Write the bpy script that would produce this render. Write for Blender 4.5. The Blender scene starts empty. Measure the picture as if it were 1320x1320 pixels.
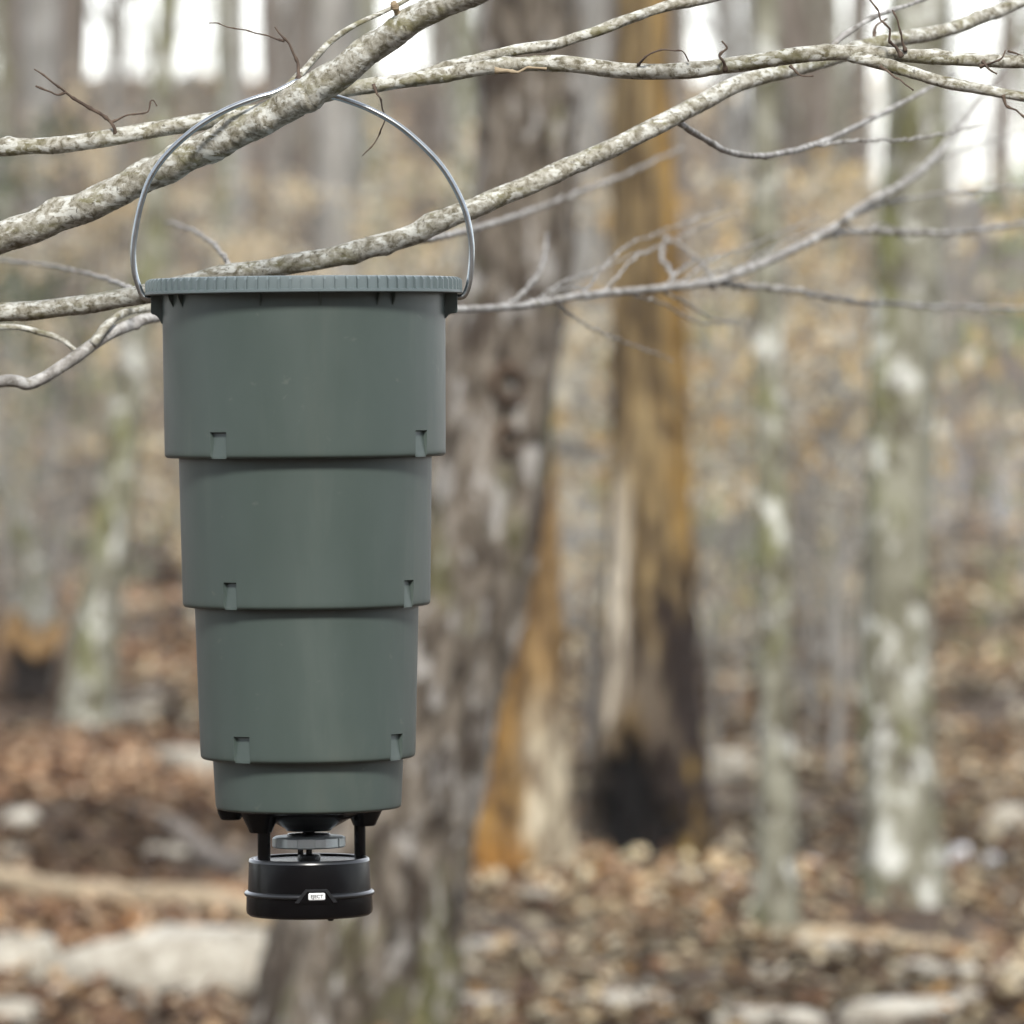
import bpy, bmesh, math, random
import numpy as np
from mathutils import Vector, Matrix, noise

random.seed(7)
rng = np.random.default_rng(7)
S = bpy.context.scene
COL = S.collection

# ------------------------------------------------------------------ camera
F = 8000.0                    # focal length in photo pixels (1320 wide)
EYE = 1.9                     # lens height above the forest floor
HORIZON = 500.0               # photo row of the eye level
PITCH = math.atan((660 - HORIZON) / F)
D = 6.455                     # distance to the feeder
cam = bpy.data.cameras.new('camera')
cam.sensor_width = 36.0
cam.lens = 36.0 * F / 1320.0
cam.clip_start = 0.1
cam.clip_end = 3000
cam.dof.use_dof = True
cam.dof.focus_distance = D
cam.dof.aperture_fstop = 7.2
cam_ob = bpy.data.objects.new('camera', cam)
COL.objects.link(cam_ob)
cam_ob.location = (0, 0, EYE)
cam_ob.rotation_euler = (math.pi / 2 - PITCH, 0, 0)
S.camera = cam_ob

# ------------------------------------------------------------------ sky, sun, exposure
SUN_EL, SUN_AZ = math.radians(43), math.radians(6)      # high, veiled, over the photographer's shoulder
w = bpy.data.worlds.new('World'); S.world = w; w.use_nodes = True
nt = w.node_tree
bg = nt.nodes['Background']
sky = nt.nodes.new('ShaderNodeTexSky'); sky.sky_type = 'NISHITA'; sky.sun_disc = False
sky.sun_elevation = SUN_EL; sky.sun_rotation = SUN_AZ
sky.air_density = 1.0; sky.dust_density = 0.4; sky.ozone_density = 1.0
hs = nt.nodes.new('ShaderNodeHueSaturation'); hs.inputs['Saturation'].default_value = 0.32   # veil of cloud
nt.links.new(sky.outputs[0], hs.inputs['Color']); nt.links.new(hs.outputs[0], bg.inputs['Color'])
bg.inputs['Strength'].default_value = 0.078
sl = bpy.data.lights.new('sun', 'SUN'); sl.energy = 1.35; sl.angle = math.radians(11); sl.color = (1.0, 0.955, 0.89)
sun = bpy.data.objects.new('sun', sl); COL.objects.link(sun)
sd = Vector((math.sin(SUN_AZ) * math.cos(SUN_EL), -math.cos(SUN_AZ) * math.cos(SUN_EL), math.sin(SUN_EL)))
sun.rotation_euler = sd.to_track_quat('Z', 'Y').to_euler()
S.view_settings.view_transform = 'Standard'; S.view_settings.look = 'None'
S.view_settings.exposure = 2.1; S.view_settings.gamma = 1.0
S.render.engine = 'CYCLES'
S.cycles.use_denoising = True
S.cycles.max_bounces = 6; S.cycles.diffuse_bounces = 3; S.cycles.transparent_max_bounces = 8

# ------------------------------------------------------------------ helpers
def P(px, py, d):
    """photo pixel + distance along the ground -> world point"""
    el = math.atan((660 - py) / F) - PITCH
    return Vector(((px - 660) / F * d, d, EYE + d * math.tan(el)))

def sm(t):
    t = np.clip(t, 0, 1); return t * t * (3 - 2 * t)

def ground(x, y):
    x = np.asarray(x, float); y = np.asarray(y, float)
    z = .035 * np.sin(x * 1.7 + y * .6) + .03 * np.sin(x * .9 - y * 1.1 + 1) + .02 * np.sin(x * 3.1 + y * 2.3 + 2) + .02 * np.sin(y * 2.9 - x * 1.3)
    z = z * (0.6 + 0.8 * sm((y - 10) / 60))
    ys = 40 + 20 * sm((x + 4) / 8)
    hill = 9.7 * sm((y - ys) / (165 - ys))
    right = sm((x - .05 * y + 2.5) / 3.0) * sm((y - 46) / 22)         # where the lake lies
    hill = hill * (1 - right) + right * (-1.3 * sm((y - 80) / 14) * (1 - sm((y - 205) / 15)) + 13 * sm((y - 212) / 150))
    far = 6 * sm((y - 170) / 160)
    back = 22 * sm((-y - 4) / 60)                                  # unseen bank added behind the camera to block low sky light
    return z + hill + far * (1 - right) + back

def gz(x, y): return float(ground(x, y))

def obj(name, me, m=None, parent=None, loc=None, smooth=True):
    o = bpy.data.objects.new(name, me); COL.objects.link(o)
    if m is not None and not me.materials: me.materials.append(m)
    if parent is not None: o.parent = parent
    if loc is not None: o.location = loc
    if smooth and len(me.polygons):
        me.polygons.foreach_set('use_smooth', [True] * len(me.polygons))
    return o

def thing(name, label, cat, loc=(0, 0, 0), group=None, rot=(0, 0, 0)):
    o = bpy.data.objects.new(name, None); COL.objects.link(o)
    o.empty_display_size = .1; o.location = loc; o.rotation_euler = rot
    return tag(o, label, cat, group)

def tag(o, label, cat, group=None):
    o['label'] = label; o['category'] = cat
    if group: o['group'] = group
    return o

def mesh(name, v, f):
    me = bpy.data.meshes.new(name); me.from_pydata([tuple(q) for q in v], [], f); me.update(); return me

def big_mesh(name, V, Fq, C=None):
    """numpy verts, equal-size faces, optional point colours"""
    V = np.asarray(V, np.float32); Fq = np.asarray(Fq, np.int32); n, k = Fq.shape
    me = bpy.data.meshes.new(name)
    me.vertices.add(len(V)); me.vertices.foreach_set('co', V.ravel())
    me.loops.add(n * k); me.loops.foreach_set('vertex_index', Fq.ravel())
    me.polygons.add(n)
    me.polygons.foreach_set('loop_start', np.arange(0, n * k, k, dtype=np.int32))
    me.polygons.foreach_set('loop_total', np.full(n, k, np.int32))
    if C is not None:
        a = me.color_attributes.new('Col', 'FLOAT_COLOR', 'POINT')
        C = np.asarray(C, np.float32)
        if C.shape[1] == 3: C = np.hstack([C, np.ones((len(C), 1), np.float32)])
        a.data.foreach_set('color', C.ravel())
    me.update(); me.validate(); return me

def spline(pts, n):
    """Catmull-Rom through rows of pts (any dimension), n samples per span"""
    p = np.asarray(pts, float)
    p = np.vstack([2 * p[0] - p[1], p, 2 * p[-1] - p[-2]])
    out = []
    for i in range(1, len(p) - 2):
        t = np.linspace(0, 1, n, endpoint=False)[:, None]
        a, b, c, d = p[i - 1], p[i], p[i + 1], p[i + 2]
        out.append(.5 * (2 * b + (c - a) * t + (2 * a - 5 * b + 4 * c - d) * t ** 2 + (3 * b - a - 3 * c + d) * t ** 3))
    out.append(p[-2][None]); return np.vstack(out)

def tube_arrays(c, r, sides=10, rough=0., seed=0, freq=30., cap=True):
    """centres (n,3), radii (n,) -> verts, quads"""
    c = np.asarray(c, float); r = np.asarray(r, float); n = len(c)
    t = np.gradient(c, axis=0); t /= np.linalg.norm(t, axis=1)[:, None] + 1e-12
    up = np.array([0, 1., 0]) if abs(t[:, 1]).max() < .85 else np.array([.3, .2, 1.])
    u = np.cross(t, up); u /= np.linalg.norm(u, axis=1)[:, None] + 1e-12
    v = np.cross(t, u)
    a = np.linspace(0, 2 * np.pi, sides, endpoint=False)
    R = np.repeat(r[:, None], sides, 1)
    if rough:
        rg = np.random.default_rng(seed)
        L = np.r_[0, np.cumsum(np.linalg.norm(np.diff(c, axis=0), axis=1))]
        for k in range(7):
            ka = rg.integers(0, 4); kz = freq * rg.uniform(.3, 2.2)
            R = R * (1 + rough * .5 * np.sin(ka * a[None] + kz * L[:, None] + rg.uniform(0, 6.3)))
        R = R * (1 + rough * .5 * rg.standard_normal(R.shape) * .5)
        if sides >= 14:                                                # knots, swellings and bark creases
            for k in range(int(L[-1] / .055)):
                l0 = rg.uniform(0, L[-1]); a0 = rg.uniform(0, 6.28); w0 = rg.uniform(.35, 1.0) * np.interp(l0, L, r); am = rg.uniform(.08, .38)
                da = np.angle(np.exp(1j * (a - a0)))[None] * np.interp(l0, L, r)
                R = R * (1 + am * np.exp(-((L[:, None] - l0) ** 2 + da ** 2) / w0 ** 2))
            for k in range(int(L[-1] / .05)):
                l0 = rg.uniform(0, L[-1]); R = R * (1 - rg.uniform(.02, .06) * np.exp(-((L[:, None] - l0 - .004 * np.sin(a)[None]) / .0022) ** 2))
    V = c[:, None] + R[..., None] * (np.cos(a)[None, :, None] * u[:, None] + np.sin(a)[None, :, None] * v[:, None])
    V = V.reshape(-1, 3)
    i = np.arange(n - 1)[:, None] * sides; j = np.arange(sides)[None]; j2 = (j + 1) % sides
    Fq = np.stack([i + j, i + j2, i + sides + j2, i + sides + j], -1).reshape(-1, 4)
    if cap:
        k = len(V); V = np.vstack([V, c[0], c[-1]])
        jj = np.arange(sides); j3 = (jj + 1) % sides
        Fq = np.vstack([Fq, np.stack([jj, np.full(sides, k), np.full(sides, k), j3], -1)[:0]])
        e = [(k, int(x), int(y)) for x, y in zip(j3, jj)] + [(k + 1, (n - 1) * sides + int(x), (n - 1) * sides + int(y)) for x, y in zip(jj, j3)]
        return V, [tuple(q) for q in Fq.tolist()] + e
    return V, Fq

def tube(name, c, r, m, parent=None, sides=10, rough=0., seed=0, freq=30., loc=None):
    V, f = tube_arrays(c, r, sides, rough, seed, freq)
    return obj(name, mesh(name, V, f), m, parent, loc)

def lathe(prof, seg=96, a0=0):
    """profile [(r,z)] -> verts, faces around z"""
    V = []; Fq = []
    for r, z in prof:
        for k in range(seg):
            a = a0 + 2 * math.pi * k / seg; V.append((r * math.cos(a), r * math.sin(a), z))
    for i in range(len(prof) - 1):
        for k in range(seg):
            k2 = (k + 1) % seg
            Fq.append((i * seg + k, i * seg + k2, (i + 1) * seg + k2, (i + 1) * seg + k))
    return V, Fq

# ------------------------------------------------------------------ materials
def mat(name, ramp, scale=(6, 6, 6), detail=6, rough=.85, bump=.3, bump_dist=.02, layers=(), spec=.25, vcol=False, rnd=False, sss=None, metal=0, trans=0, rough_var=0, distortion=0.):
    m = bpy.data.materials.new(name); m.use_nodes = True
    nt = m.node_tree; N = nt.nodes; Lk = nt.links.new
    b = N['Principled BSDF']
    tc = N.new('ShaderNodeTexCoord'); src = tc.outputs['Object']
    if rnd:
        oi = N.new('ShaderNodeObjectInfo'); ad = N.new('ShaderNodeVectorMath'); ad.operation = 'MULTIPLY_ADD'
        cb = N.new('ShaderNodeCombineXYZ')
        for k in range(3): Lk(oi.outputs['Random'], cb.inputs[k])
        Lk(cb.outputs[0], ad.inputs[0]); ad.inputs[1].default_value = (37, 51, 23); Lk(src, ad.inputs[2]); src = ad.outputs[0]
    def nz(sc, det=6, dist=0.):
        mp = N.new('ShaderNodeMapping'); mp.inputs['Scale'].default_value = sc; Lk(src, mp.inputs[0])
        n = N.new('ShaderNodeTexNoise'); n.inputs['Scale'].default_value = 1; n.inputs['Detail'].default_value = det
        n.inputs['Roughness'].default_value = .62; n.inputs['Distortion'].default_value = dist
        Lk(mp.outputs[0], n.inputs['Vector']); return n.outputs['Fac']
    base = nz(scale, detail, distortion)
    cr = N.new('ShaderNodeValToRGB'); els = cr.color_ramp.elements
    while len(els) < len(ramp): els.new(.5)
    for e, (p, c) in zip(els, ramp): e.position = p; e.color = (*c, 1)
    Lk(base, cr.inputs[0]); col = cr.outputs[0]
    if vcol:
        at = N.new('ShaderNodeVertexColor'); at.layer_name = 'Col'
        mx = N.new('ShaderNodeMix'); mx.data_type = 'RGBA'; mx.blend_type = 'MULTIPLY'; mx.inputs[0].default_value = 1
        Lk(col, mx.inputs[6]); Lk(at.outputs[0], mx.inputs[7]); col = mx.outputs[2]
    for (c, sc, lo, hi, st) in layers:
        n = nz(sc, 5, .3); mr = N.new('ShaderNodeMapRange'); mr.inputs[1].default_value = lo; mr.inputs[2].default_value = hi
        mr.inputs[4].default_value = st; Lk(n, mr.inputs[0])
        mx = N.new('ShaderNodeMix'); mx.data_type = 'RGBA'; Lk(mr.outputs[0], mx.inputs[0]); Lk(col, mx.inputs[6]); mx.inputs[7].default_value = (*c, 1)
        col = mx.outputs[2]
    Lk(col, b.inputs['Base Color'])
    b.inputs['Roughness'].default_value = rough; b.inputs['Specular IOR Level'].default_value = spec; b.inputs['Metallic'].default_value = metal
    if rough_var:
        mr = N.new('ShaderNodeMapRange'); mr.inputs[3].default_value = rough - rough_var; mr.inputs[4].default_value = rough + rough_var
        Lk(nz(tuple(3 * s for s in scale), 4), mr.inputs[0]); Lk(mr.outputs[0], b.inputs['Roughness'])
    if bump:
        bp = N.new('ShaderNodeBump'); bp.inputs['Strength'].default_value = bump; bp.inputs['Distance'].default_value = bump_dist
        Lk(base, bp.inputs['Height']); Lk(bp.outputs[0], b.inputs['Normal'])
    if trans:
        tr = N.new('ShaderNodeBsdfTranslucent'); Lk(col, tr.inputs[0]); ms = N.new('ShaderNodeMixShader'); ms.inputs[0].default_value = trans
        out = N['Material Output']; Lk(b.outputs[0], ms.inputs[1]); Lk(tr.outputs[0], ms.inputs[2]); Lk(ms.outputs[0], out.inputs[0])
    return m

M = {}
# feeder
M['plastic'] = mat('sage_plastic', [(.3, (.047, .065, .058)), (.7, (.056, .075, .068))], (14, 14, 5), 5, .40, .05, .0006,
                   layers=[((.10, .12, .105), (26, 26, 3), .54, .72, .25), ((.048, .064, .058), (9, 9, 5), .54, .72, .35), ((.17, .19, .165), (420, 420, 300), .68, .74, .4), ((.12, .135, .115), (45, 45, 60), .66, .72, .35), ((.11, .115, .095), (7, 7, 1.6), .58, .72, .3)], spec=.5, rough_var=.10)
M['lid'] = mat('grey_lid_plastic', [(.3, (.098, .126, .132)), (.7, (.116, .146, .152))], (18, 18, 18), 5, .42, .05, .0006,
               layers=[((.2, .22, .21), (420, 420, 420), .70, .76, .3)], spec=.45)
M['black'] = mat('black_plastic', [(.3, (.0014, .0012, .0016)), (.7, (.0024, .0022, .0026))], (40, 40, 40), 4, .24, .04, .0004, spec=.2, rough_var=.06)
M['edge_highlight'] = mat('edge_highlight_black', [(.3, (.010, .011, .013)), (.7, (.015, .016, .018))], (40, 40, 40), 4, .28, .03, .0004, spec=.6)  # lighter black, puts edge highlights into the colour of flange, rim and bezel
M['zinc'] = mat('zinc_wire', [(.3, (.36, .385, .40)), (.7, (.50, .53, .545))], (60, 60, 60), 4, .27, .08, .0004, metal=1., spec=.5)
M['spinner'] = mat('spinner_metal', [(.3, (.46, .51, .51)), (.7, (.60, .64, .64))], (70, 70, 30), 4, .42, .06, .0004, metal=.6, spec=.5)
M['label'] = mat('white_label', [(.3, (.68, .70, .70)), (.7, (.74, .75, .75))], (90, 90, 90), 3, .5, 0)
M['ink'] = mat('label_ink', [(.3, (.02, .02, .02)), (.7, (.03, .03, .03))], (90, 90, 90), 3, .6, 0)
# wood
M['branch'] = mat('lichen_branch_bark', [(.34, (.10, .088, .058)), (.45, (.21, .197, .155)), (.56, (.33, .32, .275)), (.70, (.46, .455, .41))], (120, 120, 120), 8, .85, .5, .0025,
                  layers=[((.15, .14, .058), (12, 26, 44), .51, .63, .6), ((.56, .57, .53), (55, 80, 120), .52, .61, .8), ((.06, .05, .035), (190, 130, 130), .60, .68, .75)], distortion=.5)
M['branch_grey'] = mat('smooth_grey_bark', [(.36, (.13, .12, .105)), (.5, (.23, .22, .205)), (.66, (.34, .33, .315))], (60, 60, 60), 7, .85, .7, .002,
                       layers=[((.52, .52, .50), (40, 50, 60), .52, .62, .6), ((.15, .135, .10), (45, 60, 70), .56, .64, .6)])
M['twig'] = mat('twig_bark', [(.3, (.05, .035, .028)), (.7, (.13, .095, .07))], (90, 90, 90), 5, .8, .4, .001)
M['oak'] = mat('furrowed_oak_bark', [(.36, (.026, .020, .015)), (.46, (.105, .086, .066)), (.56, (.19, .163, .13)), (.74, (.30, .27, .23))], (16, 16, 4.0), 7, .9, 1., .05,
               layers=[((.12, .13, .03), (3.2, 3.2, 1.5), .53, .63, .65), ((.40, .385, .36), (13, 13, 6), .54, .61, .8), ((.04, .028, .02), (8, 8, 3.5), .54, .61, .85)], distortion=.8)
M['beech'] = mat('pale_lichen_bark', [(.3, (.075, .070, .042)), (.5, (.19, .185, .14)), (.7, (.33, .33, .27))], (8, 8, 6), 6, .85, .4, .012,
                 layers=[((.12, .125, .035), (5, 5, 2.6), .50, .59, .8), ((.58, .59, .55), (9, 9, 7), .54, .61, .8), ((.06, .05, .032), (12, 12, 8), .53, .60, .8)], rnd=True)
M['brown'] = mat('brown_bark', [(.3, (.06, .048, .036)), (.5, (.14, .118, .098)), (.7, (.23, .20, .172))], (10, 10, 2.4), 6, .9, .8, .03,
                 layers=[((.14, .14, .06), (2, 2, 1), .60, .74, .5), ((.36, .34, .32), (6, 6, 3), .63, .73, .5)], rnd=True)
M['grey'] = mat('grey_bark', [(.3, (.12, .112, .098)), (.5, (.225, .215, .195)), (.7, (.34, .33, .305))], (9, 9, 2.6), 6, .9, .7, .03,
                layers=[((.20, .20, .10), (2.2, 2.2, 1), .58, .72, .5), ((.46, .45, .43), (6, 6, 4), .62, .72, .6)], rnd=True)
M['rotwood'] = mat('rotten_wood', [(.34, (.16, .13, .12)), (.46, (.62, .58, .55)), (.56, (.98, .95, .92)), (.70, (1.3, 1.32, 1.35))], (17, 17, 2.2), 7, .9, 1., .04, vcol=True, distortion=.6,
                   layers=[((.04, .027, .02), (8, 8, 3.0), .57, .64, .8)])
M['snagwood'] = mat('splintered_wood', [(.34, (.22, .19, .17)), (.45, (.62, .60, .58)), (.55, (.95, .95, .95)), (.70, (1.25, 1.3, 1.35))], (20, 20, 2.6), 7, .9, 1., .04, vcol=True, distortion=.6)
M['log'] = mat('weathered_log', [(.3, (.16, .115, .07)), (.5, (.33, .26, .17)), (.72, (.48, .40, .28))], (5, 24, 24), 7, .9, .8, .015,
               layers=[((.10, .075, .05), (3, 6, 6), .62, .74, .6)], rnd=True)
M['rock'] = mat('pale_limestone', [(.3, (.17, .15, .115)), (.5, (.38, .355, .30)), (.7, (.54, .52, .46))], (12, 12, 12), 8, .92, .9, .03,
                layers=[((.22, .17, .10), (6, 6, 6), .58, .72, .6), ((.13, .13, .06), (4, 4, 4), .64, .74, .5)], rnd=True)
M['gleam'] = mat('white_gleam', [(.3, (.40, .41, .43)), (.7, (.60, .61, .63))], (20, 20, 20), 5, .5, .3, .01)  # near-white colour imitating sky reflected in wet ground
M['litter'] = mat('dry_leaf', [(.3, (.7, .7, .7)), (.7, (1.1, 1.1, 1.1))], (30, 30, 30), 3, .8, 0, vcol=True, trans=.15)
M['tanleaf'] = mat('dry_tan_leaf', [(.3, (.80, .80, .80)), (.7, (1.1, 1.1, 1.1))], (20, 20, 20), 3, .75, 0, vcol=True, trans=.48)
M['soil'] = mat('leaf_covered_soil', [(.28, (.016, .011, .008)), (.42, (.045, .030, .020)), (.55, (.09, .064, .043)), (.68, (.15, .115, .08)), (.82, (.23, .19, .145))], (9, 9, 9), 9, .95, 1., .05,
                layers=[((.09, .05, .032), (.6, .6, .6), .50, .68, .55), ((.20, .17, .125), (.45, .45, .45), .56, .70, .6), ((.03, .02, .015), (3.5, 3.5, 3.5), .63, .72, .7)], distortion=.6)

# ------------------------------------------------------------------ the setting: forest floor, lake
ys = np.r_[np.linspace(-120, 10, 60), np.linspace(10.3, 60, 200), np.linspace(60.7, 130, 110), np.linspace(132, 420, 70), np.linspace(440, 1500, 14)]
xs = np.r_[np.linspace(-900, -70, 10), np.linspace(-60, -9, 40), np.linspace(-8.7, 12, 110), np.linspace(12.6, 70, 50), np.linspace(80, 900, 10)]
X, Y = np.meshgrid(xs, ys); Z = ground(X, Y)
nx = len(xs); I = np.arange(len(ys) - 1)[:, None] * nx + np.arange(nx - 1)[None]
Fq = np.stack([I, I + 1, I + nx + 1, I + nx], -1).reshape(-1, 4)
o = obj('forest_floor', big_mesh('forest_floor', np.stack([X, Y, Z], -1).reshape(-1, 3), Fq), M['soil']); o['kind'] = 'structure'

lm = bpy.data.materials.new('lake_water'); lm.use_nodes = True
b = lm.node_tree.nodes['Principled BSDF']; b.inputs['Base Color'].default_value = (.42, .44, .47, 1); b.inputs['Roughness'].default_value = .08; b.inputs['IOR'].default_value = 1.33  # pale base colour stands in for sky reflected in the water
n = lm.node_tree.nodes.new('ShaderNodeTexNoise'); n.inputs['Scale'].default_value = 2.2; n.inputs['Detail'].default_value = 3
bp = lm.node_tree.nodes.new('ShaderNodeBump'); bp.inputs['Strength'].default_value = 1.; bp.inputs['Distance'].default_value = .5
lm.node_tree.links.new(n.outputs['Fac'], bp.inputs['Height']); lm.node_tree.links.new(bp.outputs[0], b.inputs['Normal'])
o = obj('lake', mesh('lake', [(-2, 80, -.3), (90, 80, -.3), (90, 216, -.3), (-2, 216, -.3)], [(0, 1, 2, 3)]), lm); o['kind'] = 'structure'

# ------------------------------------------------------------------ leaves
def leaf_arrays(pos, size, cols, flat=.5, seed=0, nrm=None):
    """folded, curled leaf: 6 verts, 4 triangles"""
    rg = np.random.default_rng(seed); n = len(pos)
    az = rg.uniform(0, 2 * np.pi, n); t1 = rg.normal(0, flat, n); t2 = rg.normal(0, flat, n)
    ax = np.stack([np.cos(az) * np.cos(t1), np.sin(az) * np.cos(t1), np.sin(t1)], -1)
    sd_ = np.stack([-np.sin(az) * np.cos(t2), np.cos(az) * np.cos(t2), np.sin(t2)], -1)
    up = np.cross(ax, sd_); s = size[:, None]; c = rg.uniform(-.1, .45, n)[:, None]; wd = rg.uniform(.28, .42, n)[:, None]
    base = pos - ax * s * .5; tip = pos + ax * s * .5 + up * s * c * .6
    m1 = pos - ax * s * .02
    l1 = pos - sd_ * s * wd + up * s * c * .5; r1 = pos + sd_ * s * wd + up * s * c * .5
    l2 = pos - sd_ * s * wd * .6 + ax * s * .3 + up * s * c * .6
    V = np.stack([base, r1, tip, l1, m1], 1).reshape(-1, 3)
    k = np.arange(n)[:, None] * 5
    Fq = np.stack([k + 0, k + 1, k + 4, k + 1, k + 2, k + 4, k + 2, k + 3, k + 4, k + 3, k + 0, k + 4], -1).reshape(-1, 3)
    return V, Fq, np.repeat(cols, 5, 0)

PAL = np.array([(.21, .132, .074), (.30, .22, .132), (.42, .345, .22), (.15, .085, .048), (.48, .42, .30), (.075, .046, .030), (.56, .51, .40), (.32, .185, .07), (.27, .215, .15)])
PW = np.array([.17, .16, .13, .12, .08, .20, .04, .04, .06])
def litter_patch(n, d0, d1, seed, smin, smax):
    rg = np.random.default_rng(seed)
    y = np.sqrt(rg.uniform(d0 ** 2, d1 ** 2, n)); x = rg.uniform(-1, 1, n) * (y * .0825 + 2.5)
    # clumps: leaves drift together, tone drifts too
    tone = np.sin(x * 2.1 + y * .8) + np.sin(x * 1.1 - y * .55 + 2) + rg.normal(0, .8, n)
    red = np.sin(x * .7 + y * .31 + 1) - (x * 60 / y) * .35
    idx = rg.choice(len(PAL), n, p=PW)
    col = PAL[idx] * (0.85 + .26 * np.clip(tone, -2, 2.2))[:, None]
    near = sm((27 - y) / 5) * sm((x + 1.2) / 1.2); col = col * (1 + .12 * near[:, None])
    big = np.sin(x * .9 + y * .37 + 1.3 * np.sin(y * .21)) + np.sin(x * .5 - y * .62 + 2); col = col * (1 + .20 * big)[:, None]
    fp = sm((y - 52) / 40)[:, None]; col = col * (1 + .12 * fp) + fp * np.array([.085, .075, .055])  # far leaves paled with distance, haze put into their colour
    k = (red > .6) & (near < .5); col[k] = col[k] * np.array([.88, .76, .72])
    z = ground(x, y) + rg.uniform(.0, .05, n) + .035 * np.clip(tone, 0, 2) * rg.uniform(0, 1, n)
    gap = np.sin(x * 3.3 + 1.3 * np.sin(y * 1.1) + 1) + np.sin(y * 1.7 - x * 1.9 + 2 * np.sin(x * 1.1)) + .5 * np.sin(x * 7 + y * 4)
    ok = (gap > -.72) | (rg.uniform(0, 1, n) < .08)                    # bare dark soil between the drifts
    return np.stack([x, y, z], -1)[ok], rg.uniform(smin, smax, n)[ok], np.clip(col, .01, .8)[ok]
parts = [litter_patch(105000, 15.5, 34, 1, .045, .10), litter_patch(60000, 34, 66, 2, .07, .14), litter_patch(30000, 66, 150, 3, .14, .26)]
pos = np.vstack([p[0] for p in parts]); siz = np.concatenate([p[1] for p in parts]); cl = np.vstack([p[2] for p in parts])
keep = ~((pos[:, 2] < -.2) & (pos[:, 1] > 70)); pos, siz, cl = pos[keep], siz[keep], cl[keep]
V, Fq, C = leaf_arrays(pos, siz, cl, .42, 5)
o = obj('leaf_litter', big_mesh('leaf_litter', V, Fq, C), M['litter'], smooth=False)
o['kind'] = 'stuff'; o['label'] = 'brown and tan dry leaf litter covering the forest floor'; o['category'] = 'leaf litter'

# ------------------------------------------------------------------ trees
def trunk_from(pts, height, sides=28, rough=.05, ridges=0, ridge_amp=0., flare=.35, seed=0, step=.1, base=None, shape=None, colour=None, top_cut=None):
    """pts rows (x,y,z,r) world, bottom first -> mesh in coordinates of its base"""
    p = np.asarray(pts, float); zt = p[-1, 2]
    if height and zt < p[0, 2] + height:                       # carry on upward with a slight sway
        rg = np.random.default_rng(seed); dirv = (p[-1] - p[-2])[:3] / (p[-1, 2] - p[-2, 2])
        zs = np.linspace(zt, p[0, 2] + height, 6)[1:]
        for q, z in enumerate(zs):
            f = (z - zt) / (p[0, 2] + height - zt)
            sl_ = dirv * (1 - f * .7)
            nx_ = p[-1, 0] + sl_[0] * (z - p[-1, 2]) + rg.normal(0, .05); ny_ = p[-1, 1] + sl_[1] * (z - p[-1, 2]) + rg.normal(0, .05)
            p = np.vstack([p, [nx_, ny_, z, max(.012, p[len(pts) - 1, 3] * (1 - .92 * f))]])
    q = spline(p, 8)
    # resample by height
    L = np.r_[0, np.cumsum(np.linalg.norm(np.diff(q[:, :3], axis=0), axis=1))]
    n = max(12, int(min(L[-1], 6) / step)); t = np.unique(np.r_[np.linspace(0, min(L[-1], 6), n), np.linspace(min(L[-1], 6), L[-1], 14)])
    q = np.stack([np.interp(t, L, q[:, k]) for k in range(4)], -1)
    rg = np.random.default_rng(seed + 99); a = np.linspace(0, 2 * np.pi, sides, endpoint=False)
    R = np.repeat(q[:, 3:4], sides, 1)
    h = t[:, None]
    R = R * (1 + flare * np.exp(-h / (2.2 * p[0, 3] + .05)) * (1 + .7 * np.sin(3 * a + rg.uniform(0, 6)) + .4 * np.sin(5 * a + rg.uniform(0, 6)))[None])
    for k in range(8):
        R = R * (1 + rough * .5 * np.sin(rg.integers(1, 6) * a[None] + rg.uniform(.4, 5) * h + rg.uniform(0, 6.3)))
    if ridges: R = R * (1 + ridge_amp * np.sin(ridges * a[None] + 2.5 * np.sin(1.7 * h + rg.uniform(0, 6)) + np.sin(5 * h)) + ridge_amp * .7 * rg.standard_normal(R.shape))
    if shape is not None: R = R * shape(a[None], h, q)
    x = q[:, 0:1] + R * np.cos(a); y = q[:, 1:2] + R * np.sin(a); z = np.repeat(q[:, 2:3], sides, 1)
    if top_cut is not None: z = np.where(h > t[-1] - .35, z + top_cut * np.sin(2 * a + 1)[None] * (h - t[-1] + .35) / .35 + .5 * top_cut * np.sin(5 * a)[None] * (h - t[-1] + .35) / .35, z)
    V = np.stack([x, y, z], -1).reshape(-1, 3)
    org = np.array([p[0, 0], p[0, 1], p[0, 2] if base is None else base])
    m_ = len(t); i = np.arange(m_ - 1)[:, None] * sides; j = np.arange(sides)[None]; j2 = (j + 1) % sides
    Fq = np.stack([i + j, i + j2, i + sides + j2, i + sides + j], -1).reshape(-1, 4)
    V = np.vstack([V, [q[-1, 0], q[-1, 1], q[-1, 2] - (0.12 if top_cut is not None else -.02)]])
    k = len(V) - 1
    cap = np.array([((m_ - 1) * sides + e, (m_ - 1) * sides + (e + 1) % sides, k) for e in range(sides)])
    C = None
    if colour is not None:
        C = colour(np.repeat(a[None], m_, 0).ravel(), np.repeat(h, sides, 1).ravel()); C = np.vstack([C, C[-1:]])
    me = bpy.data.meshes.new('trunk')
    me.from_pydata([tuple(v) for v in (V - org)], [], [tuple(f) for f in Fq.tolist()] + [tuple(f) for f in cap.tolist()])
    if C is not None:
        at = me.color_attributes.new('Col', 'FLOAT_COLOR', 'POINT'); at.data.foreach_set('color', np.hstack([C, np.ones((len(C), 1))]).astype(np.float32).ravel())
    me.update(); return me, Vector(org)

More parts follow.
